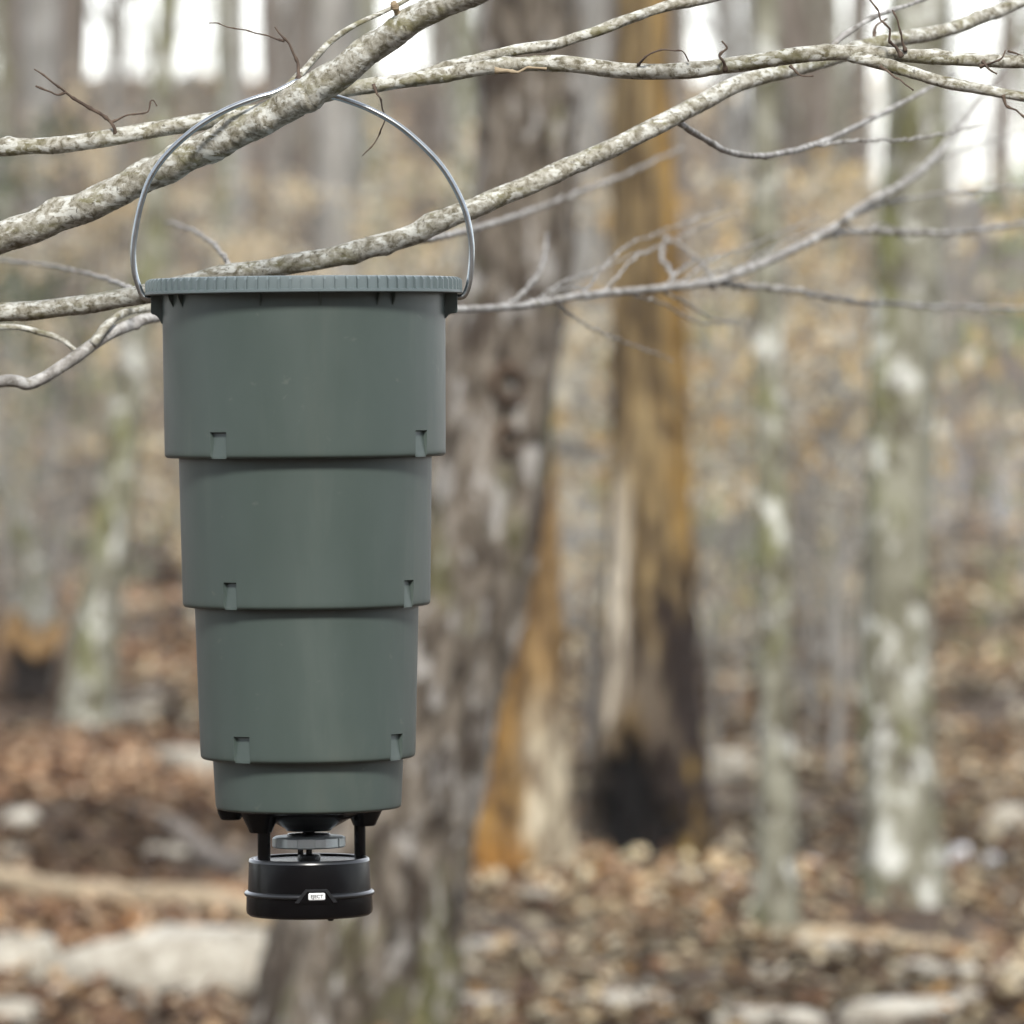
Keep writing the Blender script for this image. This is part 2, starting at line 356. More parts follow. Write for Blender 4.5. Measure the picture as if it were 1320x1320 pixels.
def bare_crown(h0, h1, r0, spread, seed, axis=None, limbs=11, sub=6, twigs=4):
    """one mesh of limbs, branchlets and twigs round a vertical trunk axis (local coords)"""
    rg = np.random.default_rng(seed); VV = []; FF = []; off = 0
    def add(c, r, s):
        nonlocal off
        V, Fq = tube_arrays(c, r, s, cap=False); VV.append(V); FF.append(Fq + off); off += len(V)
    def limb(p, d, L, r, lev):
        n = 6 if lev == 0 else 4
        c = [np.array(p)]; dd = np.array(d, float)
        for k in range(n):
            dd = dd + rg.normal(0, .18, 3) + np.array([0, 0, .10]); dd /= np.linalg.norm(dd); c.append(c[-1] + dd * L / n)
        c = np.array(c); rr = np.linspace(r, r * .25, n + 1); add(c, rr, (6, 4, 3)[lev])
        if lev < 2:
            for q in range(sub if lev == 0 else twigs):
                k = rg.integers(1, n + 1); e = rg.normal(0, 1, 3); e[2] = abs(e[2]) * .6; e = e + 1.1 * dd; e /= np.linalg.norm(e)
                limb(c[k], e, L * rg.uniform(.35, .6), r * (.42 if lev == 0 else .4), lev + 1)
    for k in range(limbs):
        f = (k + rg.uniform(0, .8)) / limbs; z = h0 + (h1 - h0) * f
        az = k * 2.4 + rg.uniform(-.5, .5); el = rg.uniform(.25, .8)
        c0 = np.array([0, 0, z]) if axis is None else axis(z)
        limb(c0, (math.cos(az) * math.cos(el), math.sin(az) * math.cos(el), math.sin(el)), spread * (1 - .55 * f) * rg.uniform(.7, 1.2), r0 * (1 - .8 * f) * .42, 0)
    return big_mesh('crown', np.vstack(VV), np.vstack(FF))

CROWNS = [bare_crown(6.5, 13, .16, 3.2, 31 + k, limbs=9, sub=5, twigs=4) for k in range(4)]

def px_tree(name, label, rows, d, m, height=14, group=None, crown=True, **kw):
    """rows: (px centre, py, width px), top row first; the foot goes on the ground"""
    rows = sorted(rows, key=lambda r: -r[1])
    pts = []
    for (px, py, wd) in rows:
        q = P(px, py, d); pts.append((q.x, q.y, q.z, wd / F * d / 2))
    g = gz(pts[0][0], d)
    z0 = g - .12
    if pts[0][2] > g + .02: pts.insert(0, (pts[0][0], d, z0, pts[0][3] * 1.06))
    else: pts[0] = (pts[0][0], d, z0, pts[0][3])
    pts = [pts[0]] + [p for p in pts[1:] if p[2] > z0 + .1]
    me, org = trunk_from(pts, height, **kw)
    t = thing(name, label, 'tree', org, group)
    obj('trunk', me, m, t)
    if crown and height:
        top = pts[-1]; slope = (top[0] - pts[-2][0]) / (top[2] - pts[-2][2]) * .55
        zz = np.array([v.co.z for v in me.vertices]); xx = np.array([v.co.x for v in me.vertices]); yy = np.array([v.co.y for v in me.vertices])
        def axis(z):
            k = np.argsort(abs(zz - z))[:24]; return np.array([xx[k].mean(), yy[k].mean(), z])
        cm = bare_crown(height * .42, height * .95, top[3], height * .22, 400 + len(bpy.data.objects) % 97, axis)
        obj('crown', cm, m if m is not M['rotwood'] else M['brown'], t)
    return t

px_tree('oak_tree', 'big leaning grey oak trunk with furrowed bark directly behind the feeder',
        [(684, 0, 132), (680, 120, 130), (672, 300, 136), (640, 500, 156), (602, 700, 176), (540, 900, 196), (487, 1100, 214), (446, 1300, 232), (440, 1400, 250)],
        18.2, M['oak'], 15, sides=72, ridges=17, ridge_amp=.035, rough=.035, flare=.22, seed=3, step=.035)

ok_ = bpy.data.objects['oak_tree']
for px, py, wd in ((655, 496, 34), (654, 566, 26)):                    # two knot holes facing the camera
    kk = 18.2 / F; r = wd / 2 * kk; q = P(px, py, 18.2); cx = np.interp(py, (300, 500, 700), (672, 640, 602)); R0 = np.interp(py, (300, 500, 700), (68, 78, 88)) * kk
    dx = (px - cx) * kk; yo = -math.sqrt(max(0, R0 ** 2 - dx ** 2))
    V, f = lathe([(r * 1.5, -.02), (r * 1.25, .022), (r * .95, .026), (r * .75, .01), (r * .55, -.03), (r * .01, -.05)], 20)
    V = [(v[0] * (1 + .12 * math.sin(3 * i)), v[1] * 1.15, v[2]) for i, v in enumerate(V)]
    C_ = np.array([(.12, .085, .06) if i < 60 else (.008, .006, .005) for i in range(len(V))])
    kn = obj('knot_hole', big_mesh('knot_hole', V, f, C_), M['rotwood'], ok_, Vector((q.x, 18.2 + yo, q.z)) - ok_.location); kn.rotation_euler = (math.pi / 2, 0, dx / R0)
OCH = np.array([.33, .215, .095]); PALE = np.array([.50, .43, .32]); DK = np.array([.055, .038, .03]); BRN = np.array([.20, .135, .085])
def blend(a, b, t): return a * (1 - t[:, None]) + b * t[:, None]
def rag(a, h): return .5 * np.sin(7 * a + 9 * h) + .35 * np.sin(13 * a - 17 * h + 2) + .3 * np.sin(23 * h + 4 * a)
def face(a): return np.angle(np.exp(1j * (a + math.pi / 2)))            # 0 = towards the camera, + = right
def paint(c, col, t): return blend(c, np.tile(np.array(col), (len(c), 1)), np.clip(t, 0, 1))
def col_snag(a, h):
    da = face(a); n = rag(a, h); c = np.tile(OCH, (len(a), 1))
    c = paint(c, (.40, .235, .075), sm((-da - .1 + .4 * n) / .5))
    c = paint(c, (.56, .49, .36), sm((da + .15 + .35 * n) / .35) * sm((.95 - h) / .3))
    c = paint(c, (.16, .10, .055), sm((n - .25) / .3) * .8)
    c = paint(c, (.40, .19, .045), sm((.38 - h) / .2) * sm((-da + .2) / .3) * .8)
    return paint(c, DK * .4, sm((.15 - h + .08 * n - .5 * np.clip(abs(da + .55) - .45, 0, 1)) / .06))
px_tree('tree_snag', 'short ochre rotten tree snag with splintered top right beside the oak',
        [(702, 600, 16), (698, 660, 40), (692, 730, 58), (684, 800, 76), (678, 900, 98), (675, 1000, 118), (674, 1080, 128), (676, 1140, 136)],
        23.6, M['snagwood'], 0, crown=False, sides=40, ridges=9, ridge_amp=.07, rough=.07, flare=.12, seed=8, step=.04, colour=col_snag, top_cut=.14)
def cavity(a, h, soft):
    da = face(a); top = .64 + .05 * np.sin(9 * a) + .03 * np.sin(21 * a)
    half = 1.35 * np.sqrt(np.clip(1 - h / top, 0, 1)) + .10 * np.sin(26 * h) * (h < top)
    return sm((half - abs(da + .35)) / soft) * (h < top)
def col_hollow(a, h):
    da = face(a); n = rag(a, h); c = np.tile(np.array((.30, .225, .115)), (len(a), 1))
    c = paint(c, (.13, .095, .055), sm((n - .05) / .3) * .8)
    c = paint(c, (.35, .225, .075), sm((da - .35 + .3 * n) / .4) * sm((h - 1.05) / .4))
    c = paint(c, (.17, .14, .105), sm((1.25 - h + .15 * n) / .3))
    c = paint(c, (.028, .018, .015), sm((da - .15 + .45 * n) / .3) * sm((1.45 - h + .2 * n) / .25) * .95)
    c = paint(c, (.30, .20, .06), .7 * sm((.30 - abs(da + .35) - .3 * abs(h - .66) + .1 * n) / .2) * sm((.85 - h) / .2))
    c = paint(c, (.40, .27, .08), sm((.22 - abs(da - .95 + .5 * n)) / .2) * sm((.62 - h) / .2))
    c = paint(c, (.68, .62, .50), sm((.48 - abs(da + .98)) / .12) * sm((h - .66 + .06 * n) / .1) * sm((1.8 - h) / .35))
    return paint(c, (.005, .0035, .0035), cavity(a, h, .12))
def shp_hollow(a, h, q): return 1 - .55 * cavity(a, h, .3)
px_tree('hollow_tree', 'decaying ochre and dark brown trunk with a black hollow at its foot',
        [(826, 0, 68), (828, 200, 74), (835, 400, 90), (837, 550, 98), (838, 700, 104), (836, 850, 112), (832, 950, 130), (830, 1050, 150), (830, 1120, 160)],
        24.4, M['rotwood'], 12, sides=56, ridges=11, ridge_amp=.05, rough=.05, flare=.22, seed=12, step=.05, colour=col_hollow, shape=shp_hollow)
px_tree('slender_tree', 'slender straight trunk mottled with pale lichen between hollow tree and thicker lichen trunk',
        [(986, 0, 36), (986, 200, 36), (989, 400, 38), (993, 600, 40), (997, 800, 43), (1001, 1000, 50), (1003, 1150, 56), (1004, 1225, 60)],
        21.0, M['beech'], 11, sides=28, rough=.05, flare=.12, seed=15, step=.07)
px_tree('lichen_tree', 'thick straight trunk blotched with white lichen and green moss, right of slender trunk',
        [(1184, 0, 84), (1180, 150, 82), (1173, 300, 84), (1164, 500, 86), (1157, 700, 90), (1156, 900, 92), (1160, 1050, 96), (1163, 1170, 106)],
        22.6, M['beech'], 14, sides=36, rough=.04, flare=.25, seed=17, step=.06)
px_tree('brown_tree', 'broad mauve brown trunk with flared foot standing behind the slender lichen trunk',
        [(1040, 0, 84), (1046, 200, 86), (1054, 400, 90), (1062, 600, 96), (1070, 720, 110), (1076, 790, 150)],
        50, M['brown'], 18, sides=36, ridges=13, ridge_amp=.03, flare=.15, seed=19, step=.1)
px_tree('lakeside_tree', 'narrow dark leaning trunk standing at the edge of the pale lake',
        [(1298, 0, 26), (1292, 150, 28), (1281, 350, 30), (1268, 520, 34), (1258, 640, 36), (1252, 690, 42)],
        80, M['brown'], 15, sides=20, flare=.15, seed=21, step=.15)
px_tree('curved_beech', 'pale curving beech trunk with white patches left of the feeder',
        [(219, 0, 32), (212, 120, 32), (200, 260, 34), (184, 400, 36), (165, 520, 40), (149, 640, 46), (133, 760, 52), (120, 870, 58), (116, 940, 66)],
        34, M['beech'], 13, sides=28, rough=.06, flare=.2, seed=23, step=.1)
px_tree('leaning_tree', 'pale trunk leaning away uphill near the dark hollow stump',
        [(-75, 300, 30), (-40, 450, 34), (0, 600, 38), (28, 690, 42), (46, 765, 56)],
        44, M['beech'], 10, sides=20, flare=.15, seed=25, step=.15)
px_tree('grey_tree', 'straight dark trunk on the hillside seen above the main branch',
        [(392, 0, 40), (390, 200, 40), (388, 400, 42), (386, 640, 46)], 62, M['brown'], 17, sides=22, flare=.15, seed=27, step=.15)
px_tree('grey_tree', 'thick grey brown trunk on the right hillside beyond the lake path',
        [(1372, 0, 60), (1366, 300, 62), (1358, 560, 66), (1354, 740, 74)], 56, M['grey'], 17, sides=22, flare=.15, seed=29, step=.15)

# trees further back: shared meshes, one thing each
def proto_tree(seed, h=15, r=.17):
    pts = [(0, 0, -.3, r * 1.1), (.03, 0, 1.5, r), (.0, .05, 4, r * .88), (.05, 0, 7.5, r * .7)]
    me, _ = trunk_from(pts, h, sides=14, rough=.06, ridges=7, ridge_amp=.03, flare=.25, seed=seed, step=.35, base=0)
    return me
PROTO = []
for k, mm in enumerate(['grey', 'brown', 'beech', 'grey', 'brown', 'beech']):
    me = proto_tree(60 + k); me.materials.append(M[mm]); cm = CROWNS[k % 4].copy(); cm.materials.append(M[mm]); PROTO.append((me, cm, mm))
LAB = {'grey': ('grey_tree', 'bare grey forest tree on the slope in the blurred background', 'grey trees on the far slope'),
       'brown': ('brown_tree', 'bare brown barked forest tree in the blurred background', 'brown trees on the far slope'),
       'beech': ('beech_tree', 'bare pale barked beech tree in the blurred background', 'pale beeches on the far slope')}
placed = []
fixed = [(38, 0, 66), (88, 52, 50), (292, 90, 40), (318, 60, 26), (345, 75, 40), (60, 110, 30), (470, 95, 30), (575, 120, 30), (595, 70, 36), (745, 60, 60), (770, 100, 50),
         (878, 90, 34), (965, 110, 34), (1105, 70, 40), (1090, 100, 36), (720, 46, 40), (900, 42, 30), (1060, 130, 0), (90, 75, 40), (20, 48, 36), (505, 60, 40), (440, 46, 0)]
cand = [(px, d if d else 85, wd) for px, d, wd in fixed]
rg = np.random.default_rng(5)
while len(cand) < 84:
    cand.append((rg.uniform(-350, 1670), float(np.sqrt(rg.uniform(58 ** 2, 190 ** 2))), 0))
for i, (px, d, wd) in enumerate(cand):
    x = (px - 660) / F * d
    if i >= len(fixed):
        if gz(x, d) < -.3 or any((x - a) ** 2 + (d - b) ** 2 < 3.2 for a, b in placed): continue
        if 110 < px < 195: continue                                     # open sky gaps
        if 225 < px < 275 or 520 < px < 560 or 890 < px < 960 or 1050 < px < 1085 or 1205 < px < 1330: continue
    z = gz(x, d)
    if z < -.4: continue
    placed.append((x, d)); me, cm, mm = PROTO[i % 6]; nm, lb, gr = LAB[mm]
    s = rg.uniform(.45, 1.0)
    if wd: s = wd / F * d / .34
    sz = max(.8, min(1.3, s))
    t = thing(nm, lb, 'tree', (x, d, z), gr, (rg.normal(0, .02), rg.normal(0, .03), rg.uniform(0, 6.28))); t.scale = (s, s, sz)
    for nme, mesh_ in (('trunk', me), ('crown', cm)):
        c = bpy.data.objects.new(nme, mesh_); COL.objects.link(c); c.parent = t
for k in range(46):
    px = rg.uniform(-120, 1440); d = rg.uniform(62, 150); x = (px - 660) / F * d; z = gz(x, d)
    if z < -.2 or 1205 < px < 1330: continue
    me, cm, mm = PROTO[k % 6]; s = rg.uniform(.16, .42) if not 100 < px < 290 else rg.uniform(.14, .2)
    t = thing('pole_tree', 'slim young %s pole tree among the larger trunks far behind' % ('brown' if mm == 'brown' else 'grey'), 'tree', (x, d, z), 'slim %s pole trees' % ('brown' if mm == 'brown' else 'grey'), (rg.normal(0, .03), rg.normal(0, .05), rg.uniform(0, 6.28))); t.scale = (s, s, s * 1.6)
    for nme, mesh_ in (('trunk', me), ('crown', cm)):
        c = bpy.data.objects.new(nme, mesh_); COL.objects.link(c); c.parent = t
for k, (px, d) in enumerate(((40, 46), (150, 52), (172, 60), (255, 48), (330, 55), (540, 52), (600, 46), (915, 50), (945, 58), (1068, 48), (1225, 60), (1345, 50), (1385, 44), (100, 66), (-60, 50), (450, 60))):
    x = (px - 660) / F * d; me, cm, mm = PROTO[(k + 2) % 6]; s = rg.uniform(.27, .36)
    t = thing('understorey_tree', 'slender understorey tree with low bare %s twigs against the sky' % ('brown' if mm == 'brown' else 'grey'), 'tree', (x, d, gz(x, d)), 'slender %s understorey trees' % ('brown' if mm == 'brown' else 'grey'), (rg.normal(0, .03), rg.normal(0, .06), rg.uniform(0, 6.28))); t.scale = (s, s, s * 1.7)
    for nme, mesh_ in (('trunk', me), ('crown', cm)):
        c = bpy.data.objects.new(nme, mesh_); COL.objects.link(c); c.parent = t
for k in range(22):                                                      # wood on the far bank of the lake
    px = 1040 + 400 * (k + rg.uniform(0, 1)) / 22; d = rg.uniform(222, 300); x = (px - 660) / F * d
    me, cm, mm = PROTO[k % 6]; s = rg.uniform(.55, 1.2); t = thing('far_bank_tree', 'bare %s tree on the far bank of the lake' % {'beech': 'pale'}.get(mm, mm), 'tree', (x, d, gz(x, d)), '%s trees on the far bank' % {'beech': 'pale'}.get(mm, mm), (0, rg.normal(0, .03), rg.uniform(0, 6.28))); t.scale = (s, s, s)
    for nme, mesh_ in (('trunk', me), ('crown', cm)):
        c = bpy.data.objects.new(nme, mesh_); COL.objects.link(c); c.parent = t
SHR = [bare_crown(.05, 1.5, .035, 1.3, 90 + k, limbs=13, sub=6, twigs=5) for k in range(3)]
for q in SHR: q.materials.append(M['brown'] if q is SHR[1] else M['grey'])
for k in range(34):
    px = rg.uniform(-100, 1420); d = rg.uniform(34, 95); x = (px - 660) / F * d; z = gz(x, d)
    if z < -.2 or 1195 < px < 1335 or (d < 40 and 760 < px < 920): continue
    c = bpy.data.objects.new('bare_shrub', SHR[k % 3]); COL.objects.link(c); c.location = (x, d, z - .05); c.rotation_euler = (0, 0, rg.uniform(0, 6.28)); f = rg.uniform(.7, 1.5); c.scale = (f, f, f * 1.2)
    tag(c, 'tangle of bare %s twigs growing from the forest floor' % ('brown' if k % 3 == 1 else 'grey'), 'shrub', 'bare %s shrubs' % ('brown' if k % 3 == 1 else 'grey'))
for me, cm, _ in PROTO:
    for q in (me, cm): q.polygons.foreach_set('use_smooth', [True] * len(q.polygons))

# saplings that kept their dry leaves
def sapling(seed, h, nleaf, pal, leaf, fmin=.12):
    rg = np.random.default_rng(seed); VV = []; FF = []; off = 0; tips = []
    def add(c, r, s):
        nonlocal off
        V, Fq = tube_arrays(c, r, s, cap=False); VV.append(V); FF.append(Fq + off); off += len(V)
    c = np.array([(rg.normal(0, .03) * k, rg.normal(0, .03) * k, h * k / 6 - .1) for k in range(7)]); add(c, np.linspace(.028, .006, 7), 6)
    for k in range(26):
        f = rg.uniform(fmin, 1); p = np.array([np.interp(f * 6, range(7), c[:, e]) for e in range(3)]); az = rg.uniform(0, 6.28); L = h * rg.uniform(.15, .34) * (1.15 - .6 * f)
        q = [p]; dd = np.array([math.cos(az), math.sin(az), rg.uniform(.0, .5)])
        for e in range(4): dd = dd + rg.normal(0, .2, 3); dd /= np.linalg.norm(dd); q.append(q[-1] + dd * L / 4); tips += [q[-1]] * (e + 1)
        add(np.array(q), np.linspace(.010, .003, 5), 4)
    st = big_mesh('stem', np.vstack(VV), np.vstack(FF))
    tp = np.array(tips); pos = tp[rg.integers(0, len(tp), nleaf)] + rg.normal(0, .09, (nleaf, 3))
    cl = pal[rg.integers(0, len(pal), nleaf)] * rg.uniform(.75, 1.2, (nleaf, 1))
    V, Fq, C = leaf_arrays(pos, rg.uniform(leaf * .7, leaf * 1.3, nleaf), cl, .9, seed)
    return st, big_mesh('foliage', V, Fq, C), h
TAN = np.array([(.66, .54, .34), (.74, .65, .48), (.60, .43, .20), (.78, .72, .58), (.64, .53, .37)])
GRN = np.array([(.26, .34, .10), (.34, .42, .16), (.42, .46, .22)])
SAP = [sapling(201 + k, 4.2 + .8 * k, 800, TAN, .11) for k in range(4)]
SAPG = [sapling(251, 3.2, 420, GRN, .09), sapling(252, 3.9, 520, GRN, .08, .6)]
GOLD = np.array([(.58, .43, .20), (.68, .60, .44), (.54, .36, .16), (.72, .67, .54)]); SAPH = [sapling(261, 2.9, 150, GOLD, .10, .5), sapling(262, 3.2, 170, GOLD, .10, .45)]
SAPE = [sapling(271, 3.9, 900, np.array([(.025, .05, .018), (.04, .075, .025)]), .08, .45)]
for st, fo, _ in SAP + SAPG + SAPH + SAPE:
    st.materials.append(M['grey']); fo.materials.append(M['tanleaf'])
def put_sap(pr, px, d, s, name, lb, gr):
    x = (px - 660) / F * d; z = gz(x, d)
    if z < -.4: return
    zmax = EYE + d * (500 - rg.uniform(60, 280)) / F                # understorey height
    s = min(s, (zmax - z) / (pr[2] * 1.05))
    t = thing(name, lb, 'sapling', (x, d, z), gr, (0, 0, rg.uniform(0, 6.28))); t.scale = (s, s, s)
    for nme, me_ in (('stem', pr[0]), ('foliage', pr[1])):
        c = bpy.data.objects.new(nme, me_); COL.objects.link(c); c.parent = t
spots = [(60, 50), (130, 64), (260, 46), (330, 58), (400, 52), (470, 66), (540, 48), (30, 80), (200, 90), (290, 110), (430, 95), (520, 84), (600, 110), (750, 40), (770, 62), (905, 44), (940, 58), (960, 80), (1050, 40),
         (1090, 62), (1120, 76), (880, 100), (735, 90), (820, 75), (1020, 92), (1400, 46), (1150, 62), (1420, 70), (680, 70), (1060, 120), (100, 115), (350, 130), (180, 60), (-90, 55), (-150, 70), (1400, 55), (1440, 75), (480, 40), (960, 36), (1065, 44), (700, 34), (60, 42), (300, 38), (520, 36)]
for i, (px, d) in enumerate(spots):
    put_sap(SAP[i % 4], px + rg.uniform(-15, 15), d * rg.uniform(.95, 1.05), rg.uniform(.75, 1.15), 'beech_sapling', 'thin sapling holding dry tan leaves in the blurred background', 'tan leaved saplings in the wood')
for px, d, s in ((1275, 41, .26), (1400, 64, 1.2), (145, 52, .8), (560, 75, 1.), (935, 68, 1.), (1105, 88, 1.1), (905, 50, .8), (600, 60, .9), (735, 52, .7), (20, 60, .7), (960, 40, .5), (1130, 46, .6)):
    put_sap(SAPG[0], px, d, s, 'green_sapling', 'small sapling coming into pale green spring leaf in the background', 'green saplings in the wood')

put_sap(SAPG[1], 1288, 46, 1., 'green_sapling', 'taller green sapling leafing only at its top beside the lakeside tree', None)
put_sap(SAPE[0], 8, 40, 1., 'holly_tree', 'small dark evergreen holly on the slope behind the main branch', None)
for k, (px, d) in enumerate(((1046, 31), (1084, 34), (846, 28), (920, 30), (760, 30), (1110, 37), (1370, 36), (1010, 40), (720, 33), (1075, 29))):
    put_sap(SAPH[k % 2], px, d, 1., 'golden_sapling', 'slim sapling with a few golden dry leaves among the middle trunks', 'golden leaved saplings')

# ------------------------------------------------------------------ rocks, logs, stump on the floor
def rock_mesh(seed, sx, sy, sz):
    bm = bmesh.new(); bmesh.ops.create_icosphere(bm, subdivisions=4, radius=1)
    rg_ = random.Random(seed); o_ = Vector((rg_.uniform(0, 50), rg_.uniform(0, 50), rg_.uniform(0, 50)))
    planes = [(Vector((rg_.gauss(0, 1), rg_.gauss(0, 1), rg_.gauss(0, .8))).normalized(), rg_.uniform(.62, .9)) for _ in range(11)] + [(Vector((0, 0, 1)), .7)]
    for v in bm.verts:
        p = v.co.copy()
        for n_, d_ in planes:
            e = p.dot(n_) - d_
            if e > 0: p -= n_ * e
        p += p.normalized() * (.10 * noise.noise(p * 1.7 + o_) + .05 * noise.noise(p * 5 + o_) + .02 * noise.noise(p * 13 + o_))
        v.co = Vector((p.x * sx, p.y * sy, p.z * sz))
    me = bpy.data.meshes.new('rock'); bm.to_mesh(me); bm.free(); return me
def rock(px, py, wpx, hpx, label, seed, group=None, name='boulder', sink=.35):
    d = EYE / ((py - HORIZON) / F); k = d / F; x = (px - 660) * k
    g = gz(x, d); d = (EYE - g) / ((py - HORIZON) / F); x = (px - 660) / F * d
    me = rock_mesh(seed, wpx * k / 2 * 1.25, wpx * k / 2 * .8, hpx * k * .75)
    o = obj(name, me, M['rock'], None, (x, d, gz(x, d) + hpx * k * .22)); o.rotation_euler = (0, 0, random.uniform(-.3, .3))
    return tag(o, label, 'rock', group)
rock(226, 1292, 262, 122, 'large flat pale limestone boulder at the foot of the leaning oak', 1)
rock(18, 1276, 120, 92, 'pale boulder next to the large flat one, below the fallen pole', 2)
rock(8, 1326, 90, 46, 'low pale rock in front of the pale boulders', 3)
rock(236, 1010, 80, 60, 'pale rock on the leafy bank beside the curved beech', 4)
rock(1302, 1085, 70, 60, 'blocky tan rock lying right of the thick lichen trunk', 14)
for px, py, wd, ht, lb in ((1234, 1122, 30, 40, 'larger of two white stones standing in for water glints beside the thick lichen trunk'), (1279, 1128, 26, 34, 'smaller of two white stones standing in for water glints beside the thick lichen trunk'), (1122, 1150, 26, 34, 'small white stone standing in for a water glint in front of the thick lichen trunk foot')):
    o = rock(px, py, wd, ht, lb, 15 + px); o.data.materials.clear(); o.data.materials.append(M['gleam'])  # bright stones painted in place of water gleams
for i, (px, py, wd, ht) in enumerate(((660, 1235, 120, 26), (610, 1312, 150, 34), (830, 1300, 170, 30), (1090, 1232, 150, 26), (1230, 1262, 170, 28), (1180, 1318, 160, 34), (935, 1010, 60, 52), (980, 1325, 130, 26))):
    rock(px, py, wd, ht, 'low flat pale limestone slab showing through the leaves', 70 + i, 'limestone slabs in the leaves', 'flat_rock')
for i in range(46):
    px = rg.uniform(-40, 1360); py = rg.uniform(900, 1330)
    if 300 < px < 620 and py > 1000: continue
    rock(px, py, rg.uniform(22, 60), rg.uniform(12, 30), 'small pale stone half buried in brown leaf litter', 30 + i, 'stones in the leaf litter', 'stone')

def log(p0, p1, w0, w1, label, seed, group=None, name='fallen_log', m=None, lift=.0, bend=.03):
    pts = []
    for (px, py) in (p0, p1):
        d = EYE / ((py - HORIZON) / F)
        for _ in range(3): d = (EYE - gz((px - 660) / F * d, d) - lift) / ((py - HORIZON) / F)
        pts.append((px, d))
    k = pts[0][1] / F; c = []; r = []
    rg_ = np.random.default_rng(seed); n = 16; bx, bz = rg_.normal(0, bend, 2)
    for e in range(n + 1):
        t = e / n; px = pts[0][0] * (1 - t) + pts[1][0] * t; d = pts[0][1] * (1 - t) + pts[1][1] * t
        rr = (w0 * (1 - t) + w1 * t) / F * d / 2; x = (px - 660) / F * d
        c.append((x, d + bx * math.sin(3.1 * t), gz(x, d) + rr * .8 + lift + .4 * bend * math.sin(2.6 * t + seed))); r.append(rr)
    org = Vector(c[0]); org.z -= r[0]
    V, f = tube_arrays(np.array(c) - np.array(org), r, 14, .10, seed, 6)
    o = obj(name, mesh(name, V, f), m or M['log'], None, org); return tag(o, label, 'log', group)
log((-60, 1140), (345, 1196), 34, 40, 'long pale barkless fallen pole lying behind the boulders', 1, lift=.05, bend=.01)
log((1030, 1225), (1400, 1262), 34, 26, 'weathered grey log lying in front of the lichen trunks', 2)
log((1170, 1050), (1390, 1015), 30, 34, 'grey fallen log behind the thick lichen trunk', 3, m=M['grey'])
log((150, 1050), (330, 1135), 22, 30, 'dark rotting branch slanting down to the pale pole', 4, m=M['brown'])
log((600, 1262), (1010, 1242), 20, 12, 'slim pale stick lying across the leaves near the rotten snag', 5)
log((880, 1055), (1125, 1062), 20, 26, 'dark wet log behind the slender lichen trunk', 6, m=M['brown'])
log((700, 905), (800, 690), 16, 10, 'thin grey dead pole leaning on the slope behind the hollow tree', 7, m=M['grey'])
for i in range(44):
    px = rg.uniform(-40, 1300); py = rg.uniform(880, 1325); L = rg.uniform(60, 190); sl_ = rg.normal(0, 18)
    log((px, py), (px + L, min(1400, max(830, py + sl_))), rg.uniform(6, 17), rg.uniform(3, 9), 'thin dead stick lying in the brown leaf litter', 50 + i, 'sticks in the leaf litter', 'dead_stick', M['brown'] if i % 3 else M['log'])

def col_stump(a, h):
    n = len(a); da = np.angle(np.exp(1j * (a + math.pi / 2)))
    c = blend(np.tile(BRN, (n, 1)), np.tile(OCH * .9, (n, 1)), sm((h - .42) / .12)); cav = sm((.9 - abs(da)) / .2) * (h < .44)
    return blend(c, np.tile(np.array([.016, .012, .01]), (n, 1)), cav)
px_tree('hollow_stump', 'low dark hollow stump with ochre crumbling top near the leaning pale trunk',
        [(50, 800, 70), (48, 840, 92), (46, 890, 104), (44, 930, 116)], 37.5, M['rotwood'], 0, crown=False, sides=36, rough=.09, flare=.2, seed=44, step=.04, colour=col_stump,
        shape=lambda a, h, q: 1 - .5 * sm((.9 - abs(np.angle(np.exp(1j * (a + math.pi / 2))))) / .3) * (h < .44), top_cut=.08)['category'] = 'stump'
bpy.data.objects['tree_snag']['category'] = 'snag'

# ------------------------------------------------------------------ overhanging tree whose branches cross the view
OT = thing('overhanging_tree', 'tree whose lichen mottled bare branches carry the hanging feeder', 'tree', (-1.35, D + .35, gz(-1.35, D + .35)))
bx, by, bz = OT.location
def branch(name, rows, m, parent, seed, n=10, sides=16, rough=.045):
    """rows (px,py,width px,extra depth) -> tapered tube in the tree's coordinates"""
    r4 = []
    for (px, py, wd, dd) in rows:
        q = P(px, py, D + dd); r4.append((q.x - bx, q.y - by, q.z - bz, wd / F * (D + dd) / 2))
    q = spline(r4, n)
    if name == 'twig' and sides < 9:                                   # swollen root, buds along the twig
        Lq = np.r_[0, np.cumsum(np.linalg.norm(np.diff(q[:, :3], axis=0), axis=1))]; q[:, 3] *= 1 + .9 * np.exp(-Lq / .006)
        q = np.stack([np.interp(np.linspace(0, Lq[-1], max(len(q), int(Lq[-1] / .002))), Lq, q[:, k]) for k in range(4)], -1); Lq = np.linspace(0, Lq[-1], len(q))
        q[:, 3] *= 1 + .55 * np.exp(-((Lq + seed * .003) % (.017 + .0007 * (seed % 9)) - .0095) ** 2 / .0016 ** 2)
        rt = np.random.default_rng(seed + 500)                       # small irregular kinks
        for k in range(3): q[:, k] += np.interp(Lq, np.linspace(0, Lq[-1], 3 + int(Lq[-1] / .014)), rt.normal(0, .0011, 3 + int(Lq[-1] / .014)))
    return tube(name, q[:, :3], np.maximum(q[:, 3], .0004), m, parent, sides, rough, seed, 60)
tr, _ = trunk_from([(bx, by, bz - .1, .105), (bx + .01, by, bz + .9, .09), (bx, by, 2.1, .078), (bx + .02, by + .02, 3.4, .055)], 7, sides=30, rough=.05, flare=.3, seed=71, step=.05, base=bz)
obj('trunk', tr, M['beech'], OT)
obj('crown', bare_crown(3.6, 6.6, .05, 1.5, 77, limbs=8), M['beech'], OT)
